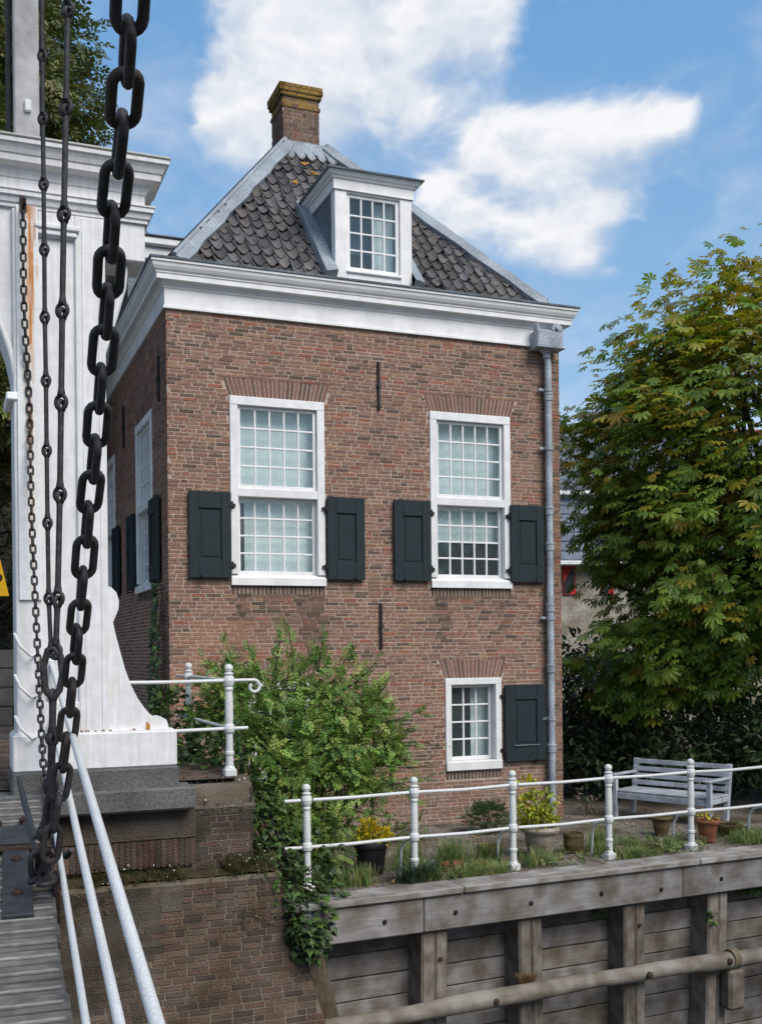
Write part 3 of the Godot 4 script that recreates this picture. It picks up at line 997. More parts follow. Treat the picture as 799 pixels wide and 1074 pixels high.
func make_dormer(H: Node3D, r: RandomNumberGenerator) -> void:
	var d := group_part(H, "dormer")
	var p: Material = M["white_paint"]
	var f := MB.new()      # corner posts, lintel and sill of the face, 0.12 m behind the wall
	f.cbox(Vector3(2.115, 6.74, -0.26), Vector3(2.275, 7.93, -0.12), 0.006)
	f.cbox(Vector3(2.985, 6.74, -0.26), Vector3(3.148, 7.93, -0.12), 0.006)
	f.cbox(Vector3(2.275, 6.74, -0.26), Vector3(2.985, 6.925, -0.125), 0.006)
	f.cbox(Vector3(2.275, 7.905, -0.26), Vector3(2.985, 7.93, -0.125), 0.004)
	part(d, "frame", f, p)
	var s := MB.new()
	s.cbox(Vector3(2.26, 6.915, -0.2), Vector3(3.0, 6.945, -0.095), 0.006)
	part(d, "sill", s, p)
	sash(d, 2.278, 2.982, 6.947, 7.903, -0.15, 4, 4, 0.045, r)
	var reflection_back := MB.new()
	reflection_back.box(Vector3(2.16, 6.8, -0.75), Vector3(3.10, 7.93, -0.70))
	part(d, "sky_reflection_backing", reflection_back, M["sky_reflection_blue"])  # added backing, coloured as the sky reflection of the dormer glass
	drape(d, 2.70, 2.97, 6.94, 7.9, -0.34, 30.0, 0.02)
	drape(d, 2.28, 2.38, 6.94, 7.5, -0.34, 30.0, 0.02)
	# entablature round the front and both sides, lead roof over it
	var ring := [[Vector3(2.115, 0, -1.55), Vector3(-1, 0, 0)], [Vector3(2.115, 0, -0.12), Vector3(-1, 0, 1)], [Vector3(3.148, 0, -0.12), Vector3(1, 0, 1)], [Vector3(3.148, 0, -1.55), Vector3(1, 0, 0)]]
	var en := MB.new()
	en.sweep([Vector2(-0.02, 7.93), Vector2(0.022, 7.93), Vector2(0.022, 8.055), Vector2(0.04, 8.06), Vector2(0.05, 8.08), Vector2(0.075, 8.095), Vector2(0.095, 8.125), Vector2(0.10, 8.135), Vector2(-0.1, 8.136)], ring, false)
	part(d, "cornice", en, p)
	var lid := MB.new()
	lid.sweep([Vector2(-0.02, 8.137), Vector2(0.125, 8.138), Vector2(0.130, 8.158), Vector2(-0.05, 8.185)], ring, false)
	lid.quad(Vector3(2.10, 8.175, -0.13), Vector3(3.16, 8.175, -0.13), Vector3(3.16, 8.215, -1.6), Vector3(2.10, 8.215, -1.6))
	part(d, "dormer_roof", lid, M["dark_lead"])
	for x in [[2.121, 2.15], [3.113, 3.142]]:
		var c := MB.new()
		c.xf = Transform3D(Basis(Vector3(0, 0, -1), Vector3.UP, Vector3(1, 0, 0)), Vector3.ZERO)
		c.extrude(PackedVector2Array([Vector2(0.232, 6.8), Vector2(0.30, 6.8), Vector2(1.45, 8.05), Vector2(1.45, 8.14), Vector2(0.232, 8.14)]), x[0], x[1])
		part(d, "cheek", c, M["dark_lead"])
	var seam := MB.new()
	seam.xf = Transform3D(Basis(Vector3.RIGHT, 0.78), Vector3(2.118, 7.30, -0.60))
	seam.box(Vector3(-0.008, -0.01, -0.45), Vector3(0.004, 0.01, 0.34))
	part(d, "lead_seam", seam, M["dark_lead"])
	for sg in [0, 1]:
		var a := MB.new()
		var x0 := 2.118 if sg == 0 else 3.145
		var x1 := 1.975 if sg == 0 else 3.29
		var lo := Vector3(0, 6.80, -0.10)
		var hi := Vector3(0, 8.13, -1.33)
		var up := Vector3(0, 0.075, 0.07)
		a.quad_out(Vector3(x0, lo.y, lo.z) + up * 1.3, Vector3(x1, lo.y, lo.z) + up, Vector3(x1, hi.y, hi.z) + up, Vector3(x0, hi.y, hi.z) + up * 1.3, Vector3(0, 1, 1))
		a.quad_out(Vector3(x1, lo.y, lo.z) + up, Vector3(x1, hi.y, hi.z) + up, Vector3(x1, hi.y, hi.z) - up * 0.3, Vector3(x1, lo.y, lo.z) - up * 0.3, Vector3(x1 - x0, 0, 0))
		a.quad_out(Vector3(x0, lo.y, lo.z) + up * 1.3, Vector3(x1, lo.y, lo.z) + up, Vector3(x1, lo.y, lo.z) - up, Vector3(x0, lo.y, lo.z) - up, Vector3(0, -1, 1))
		part(d, "side_flashing", a, M["lead"])


func make_chimney(H: Node3D, r: RandomNumberGenerator) -> void:
	var c := group_part(H, "chimney", at(Vector3(2.30, 9.45, -2.93)))
	var s := 0.56
	var core := MB.new()
	core.box(Vector3(0.0, 0, -s), Vector3(s, 1.20, 0))
	part(c, "chimney_core", core, M["mortar"])
	var m := MB.new()
	var nz := FastNoiseLite.new()
	nz.seed = 9; nz.frequency = 3.0
	for side in 4:
		m.xf = Transform3D(Basis(Vector3.UP, PI / 2 * side), Vector3(s / 2, 0, -s / 2)) * Transform3D(Basis(), Vector3(-s / 2, 0, s / 2))
		var rows := 21
		for k in rows:
			var y := k * 0.0575
			var o := 0.006
			if k >= 15 and k < 16: o = 0.022
			if k >= 18: o = 0.020 + 0.018 * (k - 17)
			if k >= 20: o = 0.060
			var x := -o - (0.0 if k % 2 else 0.06)
			while x < s + o:
				var l := 0.155 if r.randf() < 0.7 else 0.085
				var a := maxf(x, -o)
				var b := minf(x + l - 0.010, s + o)
				if b - a > 0.02:
					var col := brick_color(r, BRICKS)
					col = Color(col.r * 0.72, col.g * 0.80, col.b * 0.85)
					var q := nz.get_noise_3d(a * 2 + side * 7.0, y * 2, 0) * 0.8 + (0.45 if k >= 18 else 0.25 if k >= 15 else -0.35)
					if q > 0.0: col = col.lerp(Color(0.40, 0.232, 0.04), minf(q * 1.8, 0.85))
					m.col = col
					m.box(Vector3(a, y, -0.02), Vector3(b, y + 0.047, o), false)
				x += l
			if k >= 18: # mortar bed under the stepped courses
				m.col = Color(0.26, 0.20, 0.10)
				m.box(Vector3(-o + 0.006, y - 0.011, -0.02), Vector3(s + o - 0.006, y + 0.004, o - 0.006), false)
	part(c, "brickwork", m, M["brick"])
	var top := MB.new()
	top.col = Color(0.32, 0.22, 0.06)
	top.cbox(Vector3(-0.045, 1.185, -s - 0.045), Vector3(s + 0.045, 1.212, 0.045), 0.01)
	part(c, "chimney_cap", top, M["brick"])


func make_downpipe(H: Node3D) -> void:
	var d := group_part(H, "downpipe", at(Vector3(4.985, 0, 0.09)))
	var p := MB.new()
	p.tube([Vector3(0, 0.0, 0), Vector3(0, 2.0, 0), Vector3(0, 4.0, 0), Vector3(0, 5.95, 0), Vector3(-0.03, 6.16, 0.01)], 0.046, 14)
	for y in [0.9, 1.95, 2.75, 3.55, 4.02, 5.52]:
		p.lathe([Vector2(0.046, y - 0.05), Vector2(0.056, y - 0.045), Vector2(0.056, y + 0.03), Vector2(0.062, y + 0.035), Vector2(0.062, y + 0.06), Vector2(0.046, y + 0.065)], 14)
	part(d, "pipe", p, M["zinc"])
	for y in [1.30, 2.62, 4.85, 5.62]:
		var b := MB.new()
		b.lathe([Vector2(0.047, y - 0.025), Vector2(0.058, y - 0.025), Vector2(0.058, y + 0.025), Vector2(0.047, y + 0.025)], 12)
		b.cbox(Vector3(-0.13, y - 0.018, -0.05), Vector3(-0.04, y + 0.018, -0.02), 0.005)
		b.box(Vector3(-0.02, y - 0.02, -0.09), Vector3(0.02, y + 0.02, -0.03))
		part(d, "bracket", b, M["zinc"])
	var h := MB.new()      # the rainwater head with its scrolled front
	var x0 := -0.235
	var x1 := 0.145
	h.cbox(Vector3(x0, 6.145, -0.06), Vector3(x1, 6.36, 0.16), 0.015)
	h.cbox(Vector3(x0 - 0.02, 6.125, -0.06), Vector3(x1 + 0.02, 6.150, 0.175), 0.01)
	var arc := PackedVector2Array()
	for k in 13:
		var a := PI * k / 12.0
		arc.append(Vector2(0.05 + 0.075 * cos(a), 6.36 + 0.10 * sin(a)))
	h.extrude(arc, 0.10, 0.16)
	for ear in [x0 + 0.03, x1 - 0.01]:
		h.cbox(Vector3(ear - 0.03, 6.33, 0.02), Vector3(ear + 0.03, 6.45, 0.12), 0.02)
	h.lathe([Vector2(0.0001, 6.02), Vector2(0.05, 6.03), Vector2(0.058, 6.08), Vector2(0.11, 6.135)], 12, Vector3(-0.03, 0, 0.02))
	h.tube([Vector3(0.05, 6.40, 0.158), Vector3(0.05, 6.40, 0.185)], 0.03, 10)
	part(d, "rainwater_head", h, M["zinc"])


# ---------------------------------------------------------------- gate, bridge, chains
func make_gate() -> void:
	# the white drawbridge gate: two piers, an arched head, an entablature, masts; laid out in the house frame
	var G := thing("drawbridge_gate", "tall white painted drawbridge gate with moulded cornice, arched opening and scrolled foot", "gate", HF * at(Vector3(-3.20, 1.10, 3.10)))
	var p: Material = M["gate_paint"]
	var zf := 0.266           # front face; the piers are 0.46 deep
	var zb := -0.194
	for sg in [1.0, -1.0]:
		var mir := Transform3D(Basis(Vector3(sg, 0, 0), Vector3.UP, Vector3(0, 0, 1)), Vector3.ZERO)
		var pier := MB.new()
		# shaft, with stiles and rails round a sunk panel
		pier.cbox(Vector3(1.347, 0.40, zb), Vector3(2.073, 4.72, zf - 0.035), 0.008)
		pier.cbox(Vector3(1.347, 0.46, zf - 0.036), Vector3(1.545, 4.70, zf), 0.008)
		pier.cbox(Vector3(1.833, 0.46, zf - 0.036), Vector3(2.073, 4.70, zf), 0.008)
		pier.cbox(Vector3(1.545, 4.50, zf - 0.036), Vector3(1.833, 4.70, zf - 0.002), 0.008)
		pier.cbox(Vector3(1.545, 0.46, zf - 0.036), Vector3(1.833, 0.72, zf - 0.002), 0.008)
		pier.cbox(Vector3(1.515, 4.555, zf - 0.002), Vector3(1.87, 4.60, zf + 0.035), 0.01)
		pier.cbox(Vector3(1.535, 4.51, zf - 0.003), Vector3(1.85, 4.556, zf + 0.018), 0.01)
		pier.cbox(Vector3(1.885, 0.48, zf - 0.003), Vector3(1.897, 4.68, zf + 0.006), 0.002)
		pier.cbox(Vector3(2.015, 0.48, zf - 0.003), Vector3(2.027, 4.38, zf + 0.006), 0.002)
		part(G, "pier", flip(pier, mir, sg), p)
		var cap := MB.new()
		cap.cbox(Vector3(1.33, 4.40, zb - 0.01), Vector3(2.41, 4.72, zf - 0.045), 0.01)
		part(G, "capital", flip(cap, mir, sg), p)
		var pl := MB.new()
		pl.cbox(Vector3(1.31, 0.162, zb - 0.03), Vector3(2.625, 0.462, zf + 0.02), 0.012)
		pl.cbox(Vector3(1.325, 0.455, zb - 0.02), Vector3(2.60, 0.475, zf + 0.01), 0.006)
		part(G, "plinth", flip(pl, mir, sg), p)
		# the scrolled wing at the foot
		var wing := PackedVector2Array([Vector2(2.05, 0.47)])
		wing.append(Vector2(2.56, 0.47))
		for q in [[2.565, 0.50], [2.55, 0.545], [2.50, 0.575], [2.455, 0.565], [2.41, 0.60], [2.37, 0.645], [2.31, 0.735], [2.255, 0.85], [2.21, 0.98], [2.17, 1.13], [2.135, 1.27], [2.115, 1.37], [2.135, 1.42], [2.16, 1.48], [2.165, 1.55], [2.145, 1.62], [2.10, 1.665], [2.05, 1.68]]:
			wing.append(Vector2(q[0], q[1]))
		var wm := MB.new()
		wm.extrude(wing, -0.02, zf - 0.05)
		part(G, "scroll_wing", flip(wm, mir, sg), p)
		# slim scrolled bracket under the overhang of the entablature
		var br := MB.new()
		br.tube([Vector3(2.07, 3.62, 0.12), Vector3(2.16, 3.95, 0.12), Vector3(2.225, 4.2, 0.12), Vector3(2.235, 4.36, 0.12), Vector3(2.20, 4.44, 0.12), Vector3(2.16, 4.42, 0.12)], [0.02, 0.035, 0.042, 0.05, 0.045, 0.03], 8)
		part(G, "bracket", flip(br, mir, sg), p)
	# arched head between the piers
	var head := PackedVector2Array()
	for k in 25:
		var a := PI * k / 24.0
		head.append(Vector2(1.35 * cos(a), 3.19 + 1.35 * sin(a)))
	head.append(Vector2(-1.36, 4.72))
	head.append(Vector2(1.36, 4.72))
	head.reverse()
	var hm := MB.new()
	hm.extrude(head, zb + 0.05, zf - 0.05)
	part(G, "arched_head", hm, p)
	var mould := MB.new()
	var path := []
	for k in 33:
		var a := PI * k / 32.0
		path.append(Vector3(1.375 * cos(a), 3.19 + 1.375 * sin(a), zf - 0.035))
	mould.tube(path, 0.03, 8)
	part(G, "arch_moulding", mould, p)
	for sg in [1.0, -1.0]:
		var im := MB.new()
		im.cbox(Vector3(minf(sg * 1.29, sg * 1.40), 3.15, zb - 0.02), Vector3(maxf(sg * 1.29, sg * 1.40), 3.215, zf + 0.02), 0.01)
		part(G, "impost", im, M["worn_paint"])
	# entablature
	var half := 2.41
	var ring := [[Vector3(-half, 0, zf - 0.04), Vector3(-1, 0, 1)], [Vector3(half, 0, zf - 0.04), Vector3(1, 0, 1)], [Vector3(half, 0, zb), Vector3(1, 0, -1)], [Vector3(-half, 0, zb), Vector3(-1, 0, -1)]]
	var ar := MB.new()
	ar.sweep([Vector2(-0.05, 4.715), Vector2(0.02, 4.716), Vector2(0.02, 4.745), Vector2(0.035, 4.75), Vector2(0.045, 4.79), Vector2(0.065, 4.80), Vector2(0.065, 4.835), Vector2(0.075, 4.84), Vector2(0.075, 4.85), Vector2(0.0, 4.857), Vector2(0.0, 4.965), Vector2(-0.05, 4.966)], ring)
	part(G, "architrave", ar, p)
	var cr := MB.new()
	cr.sweep([Vector2(-0.05, 4.960), Vector2(0.012, 4.961), Vector2(0.018, 4.985), Vector2(0.035, 5.005), Vector2(0.045, 5.03), Vector2(0.055, 5.035), Vector2(0.115, 5.05), Vector2(0.12, 5.10), Vector2(0.13, 5.105), Vector2(0.145, 5.14), Vector2(0.165, 5.17), Vector2(0.178, 5.175), Vector2(0.18, 5.205), Vector2(-0.2, 5.22)], ring)
	part(G, "crown_moulding", cr, p)
	var lid := MB.new()
	lid.col = Color(0.42, 0.42, 0.38)
	lid.cbox(Vector3(-half - 0.19, 5.207, zb - 0.19), Vector3(half + 0.19, 5.238, zf + 0.15), 0.012)
	part(G, "top_board", lid, M["worn_paint"])
	# masts and the pivot beam over them
	for sg in [1.0, -1.0]:
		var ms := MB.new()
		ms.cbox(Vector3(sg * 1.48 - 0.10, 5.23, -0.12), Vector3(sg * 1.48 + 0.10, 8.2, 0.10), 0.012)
		part(G, "mast", ms, M["shaded_mast_paint"])
		var bk := MB.new()
		bk.cbox(Vector3(sg * 1.48 - 0.15, 5.24, -0.17), Vector3(sg * 1.48 - 0.11, 8.2, -0.03), 0.006)
		part(G, "mast_strap", bk, M["iron"])
		var plug := MB.new()
		plug.cbox(Vector3(sg * 1.48 - 0.02, 5.56, 0.095), Vector3(sg * 1.48 + 0.035, 5.66, 0.13), 0.01)
		part(G, "bolt_plate", plug, p)
	var pb := MB.new()
	pb.cbox(Vector3(-2.3, 7.75, -0.14), Vector3(2.3, 8.1, 0.13), 0.02)
	part(G, "pivot_beam", pb, p)
	# the rust-streaked batten below the chain bracket
	var rs := MB.new()
	var nz := FastNoiseLite.new()
	nz.seed = 21; nz.frequency = 4.0
	var cols := 9
	var rows := 60
	var x0 := 1.375
	var x1 := 1.545
	for j in rows:
		for i in cols:
			var fx := (i + 0.5) / cols
			var y0 := 1.55 + j * (4.72 - 1.55) / rows
			var dy := (4.72 - 1.55) / rows
			var down := (4.72 - y0) / 3.2
			var k := 1.20 - absf(fx - 0.62) * (3.6 + 3.0 * down) + nz.get_noise_2d(fx * 6.0, y0 * 0.45) * 1.3 - down * 1.3
			k = clampf(k, 0, 1)
			var k2 := clampf(0.9 - absf(fx - 0.5) * 2.0 + nz.get_noise_2d(fx * 3.0 + 40.0, y0 * 0.3) - down * 0.6, 0, 1)
			rs.col = Color(0.78, 0.78, 0.79).lerp(Color(0.72, 0.58, 0.36), k2 * 0.7).lerp(Color(0.55, 0.20, 0.035), k * 0.95)
			var a := Vector3(lerpf(x0, x1, float(i) / cols), y0, zf + 0.024)
			var w := (x1 - x0) / cols
			rs.quad(a, a + Vector3(w, 0, 0), a + Vector3(w, dy, 0), a + Vector3(0, dy, 0))
	rs.col = Color(0.78, 0.78, 0.79)
	rs.quad(Vector3(x0, 1.55, zf - 0.01), Vector3(x0, 1.55, zf + 0.024), Vector3(x0, 4.72, zf + 0.024), Vector3(x0, 4.72, zf - 0.01))
	rs.quad(Vector3(x1, 1.55, zf + 0.024), Vector3(x1, 1.55, zf - 0.01), Vector3(x1, 4.72, zf - 0.01), Vector3(x1, 4.72, zf + 0.024))
	rs.quad(Vector3(x0, 1.55, zf - 0.01), Vector3(x1, 1.55, zf - 0.01), Vector3(x1, 1.55, zf + 0.024), Vector3(x0, 1.55, zf + 0.024))
	rs.quad(Vector3(x0, 4.72, zf + 0.024), Vector3(x1, 4.72, zf + 0.024), Vector3(x1, 4.72, zf - 0.01), Vector3(x0, 4.72, zf - 0.01))
	part(G, "rusty_batten", rs, M["worn_paint"]).set_meta("label", "white batten with orange rust streaks")
	var hook := MB.new()
	hook.cbox(Vector3(1.405, 4.66, zf - 0.02), Vector3(1.455, 4.78, zf + 0.045), 0.008)
	hook.tube([Vector3(1.435, 4.72, zf + 0.03), Vector3(1.435, 4.68, zf + 0.09), Vector3(1.435, 4.74, zf + 0.11)], 0.014, 8)
	part(G, "chain_hook", hook, M["rust_iron"])
	for y in [0.62, 0.95, 1.28]:
		var b := MB.new()
		b.tube([Vector3(1.33, y, 0.30), Vector3(1.37, y - 0.10, 0.34), Vector3(1.45, y - 0.18, 0.36), Vector3(1.50, y - 0.17, zf)], 0.013, 8)
		part(G, "cleat", b, p)
	# rust bleeding from the seam of the right plinth
	var seam := MB.new()
	var rz := RandomNumberGenerator.new()
	rz.seed = 23
	for q in [[1.70, 0.10], [1.79, 0.05], [1.86, 0.12], [2.02, 0.16], [2.24, 0.05], [2.38, 0.03]]:
		seam.col = Color(0.34, 0.17, 0.06) if q[0] < 2.3 else Color(0.55, 0.22, 0.04)
		for k in 6:
			var sx: float = q[0] + rz.randf_range(-0.5, 0.5) * q[1]
			var sw := rz.randf_range(0.006, 0.02)
			var sh := rz.randf_range(0.006, 0.014) if q[0] < 2.3 else rz.randf_range(0.03, 0.10)
			seam.box(Vector3(sx, 0.476, zf + 0.0), Vector3(sx + sw, 0.476 + sh * 0.6, zf + 0.012 + rz.randf() * 0.002))
	part(G, "rust_spots", seam, M["worn_paint"]).set_meta("kind", "stuff")
	# stone footing under the right pier, in two steps
	var st := MB.new()
	st.cbox(Vector3(1.30, -0.03, zb - 0.05), Vector3(2.64, 0.160, zf + 0.03), 0.015)
	part(G, "footing_stone", st, M["stone"])
	var st2 := MB.new()
	st2.cbox(Vector3(-2.7, -0.03, zb - 0.05), Vector3(-1.30, 0.160, zf + 0.03), 0.015)
	part(G, "footing_stone", st2, M["stone"])


func flip(m: MB, mir: Transform3D, sg: float) -> MB:
	if sg > 0: return m
	for k in m.v.size():
		m.v[k] = mir * m.v[k]
		m.n[k] = mir.basis * m.n[k]
	for k in range(0, m.ix.size(), 3):
		var w := m.ix[k + 1]
		m.ix[k + 1] = m.ix[k + 2]
		m.ix[k + 2] = w
	return m


func make_bridge() -> void:
	# timber deck that climbs to the gate
	var b := thing("bridge_deck", "weathered grey timber bridge deck of cross planks with iron strap", "bridge", BF)
	var r := RandomNumberGenerator.new()
	r.seed = 5
	var z := 0.15
	while z < 11.5:
		var w := r.randf_range(0.165, 0.195)
		var m := MB.new()
		var g := r.randf_range(0.82, 1.15)
		m.col = Color(0.235 * g, 0.222 * g, 0.205 * g)
		var y := r.randf_range(-0.008, 0.006)
		m.cbox(Vector3(-2.85, y - 0.07, z), Vector3(-0.09 + r.randf_range(-0.012, 0.012), y, z + w - 0.030), 0.010)
		part(b, "plank", m, M["deck_timber"])
		# a raised tread batten on every plank
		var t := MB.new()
		t.col = Color(0.40 * g, 0.385 * g, 0.365 * g)  # paler than its plank: the lit batten top is put into the colour
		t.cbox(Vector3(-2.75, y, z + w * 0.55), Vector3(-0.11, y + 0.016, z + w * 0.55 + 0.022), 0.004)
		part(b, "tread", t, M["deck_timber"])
		z += w
	for x in [-0.30, -1.4, -2.6]:
		var m := MB.new()
		m.col = Color(0.10, 0.09, 0.08)
		m.cbox(Vector3(x - 0.11, -0.42, 0.1), Vector3(x + 0.11, -0.072, 11.4), 0.01)
		part(b, "beam", m, M["post_timber"])
	var fas := MB.new()
	fas.col = Color(0.11, 0.10, 0.09)
	fas.cbox(Vector3(-0.135, -0.30, 0.16), Vector3(-0.095, -0.075, 11.4), 0.006)
	part(b, "edge_board", fas, M["post_timber"])
	# iron strap bolted on the planks, with an eye
	var s := MB.new()
	s.cbox(Vector3(-0.385, 0.008, 1.55), Vector3(-0.215, 0.036, 2.95), 0.006)
	s.cbox(Vector3(-0.40, 0.030, 1.30), Vector3(-0.22, 0.080, 1.66), 0.01)
	s.tube([Vector3(-0.42, 0.06, 1.68), Vector3(-0.20, 0.06, 1.68)], 0.022, 8)
	part(b, "strap", s, M["strap_iron"])
	for q in [Vector3(-0.30, 0.034, 1.95), Vector3(-0.30, 0.034, 2.6)]:
		var bo := MB.new()
		bo.lathe([Vector2(0.034, 0), Vector2(0.034, 0.012), Vector2(0.02, 0.03), Vector2(0.0001, 0.034)], 8, q)
		part(b, "bolt", bo, M["rust_iron"])
	var ru := MB.new()
	ru.tube([Vector3(-0.48, 0.035, 1.72), Vector3(-0.13, 0.035, 1.72)], 0.024, 8)
	ru.lathe([Vector2(0.03, 0.0), Vector2(0.035, 0.03), Vector2(0.0001, 0.05)], 8, Vector3(-0.42, 0.02, 1.1))
	ru.lathe([Vector2(0.03, 0.0), Vector2(0.035, 0.03), Vector2(0.0001, 0.05)], 8, Vector3(-0.24, 0.02, 1.05))
	part(b, "rusty_pin", ru, M["rust_iron"])
	# the lug that holds the chains at the deck edge
	var lug := MB.new()
	lug.xf = Transform3D(Basis(Vector3(0, 0, -1), Vector3.UP, Vector3(1, 0, 0)), Vector3.ZERO)
	lug.extrude(PackedVector2Array([Vector2(-2.52, -0.42), Vector2(-2.42, -0.42), Vector2(-2.32, 0.02), Vector2(-2.36, 0.08), Vector2(-2.54, 0.08), Vector2(-2.60, 0.02)]), -0.09, -0.055)
	part(b, "chain_lug", lug, M["rust_iron"])
	# railing of three pipes
	var R := thing("bridge_railing", "white railing of three smooth pipes along the timber bridge", "railing", BF)
	for q in [[0.0, 1.05, 0.0205], [0.0, 0.60, 0.0205], [-0.045, 0.15, 0.0185]]:
		var m := MB.new()
		m.tube([Vector3(q[0], q[1], 0.12), Vector3(q[0], q[1], 4.0), Vector3(q[0], q[1], 8.0), Vector3(q[0], q[1], 11.0)], q[2], 16)
		part(R, "rail", m, M["rail_paint"])
	for zz in [0.10, 10.6]:
		var m := MB.new()
		m.cbox(Vector3(-0.03, -0.30, zz - 0.025), Vector3(0.03, 1.09, zz + 0.025), 0.006)
		m.box(Vector3(-0.095, -0.28, zz - 0.024), Vector3(-0.028, -0.16, zz + 0.024))
		part(R, "post", m, M["rail_paint"])


func chain_link(long: float, wide: float, bar_r: float) -> ArrayMesh:
	# a stadium of round bar, its length along y, lying in the xy plane; long and wide are outer sizes
	var m := MB.new()
	var rr := wide / 2 - bar_r
	var st := long / 2 - bar_r - rr
	var path := []
	for k in 9:
		var a := PI * k / 8.0
		path.append(Vector3(rr * cos(a), st + rr * sin(a), 0))
	for k in 9:
		var a := PI + PI * k / 8.0
		path.append(Vector3(rr * cos(a), -st + rr * sin(a), 0))
	m.tube(path, bar_r, 10, true)
	return m.mesh()


func hang_chain(o: Node3D, pts: Array, pitch: float, mesh: Mesh, mat_: Material, first := 0) -> void:
	# links laid along a curve through the points, every second one turned across
	var cv := Curve3D.new()
	for k in pts.size():
		var t := Vector3.ZERO
		if k > 0 and k < pts.size() - 1: t = (pts[k + 1] - pts[k - 1]) / 6.0
		cv.add_point(pts[k], -t, t)
	var total := cv.get_baked_length()
	var count := int(total / pitch)
	var r := RandomNumberGenerator.new()
	r.seed = count
	var inv := o.transform.affine_inverse()
	for k in count:
		var a := cv.sample_baked(maxf(k * pitch, 0.0), true)
		var b := cv.sample_baked(minf((k + 1) * pitch, total), true)
		var y := (a - b).normalized()
		var mid := (a + b) / 2
		var to_eye := (Vector3(0.6, EYE, 0.8) - mid)      # the chain hangs with its flat links square to the bridge
		var z := (to_eye - y * to_eye.dot(y)).normalized()
		var turn := (0.18 if (k + first) % 2 == 0 else PI / 2 + 0.12) + r.randf_range(-0.10, 0.10)
		var x := y.cross(z)
		var bs := Basis(x, y, z).rotated(y, turn).scaled(Vector3.ONE * r.randf_range(0.97, 1.03))
		part(o, "link", mesh, M["worn_chain_iron"] if r.randf() < 0.3 else mat_, inv * Transform3D(bs, mid))


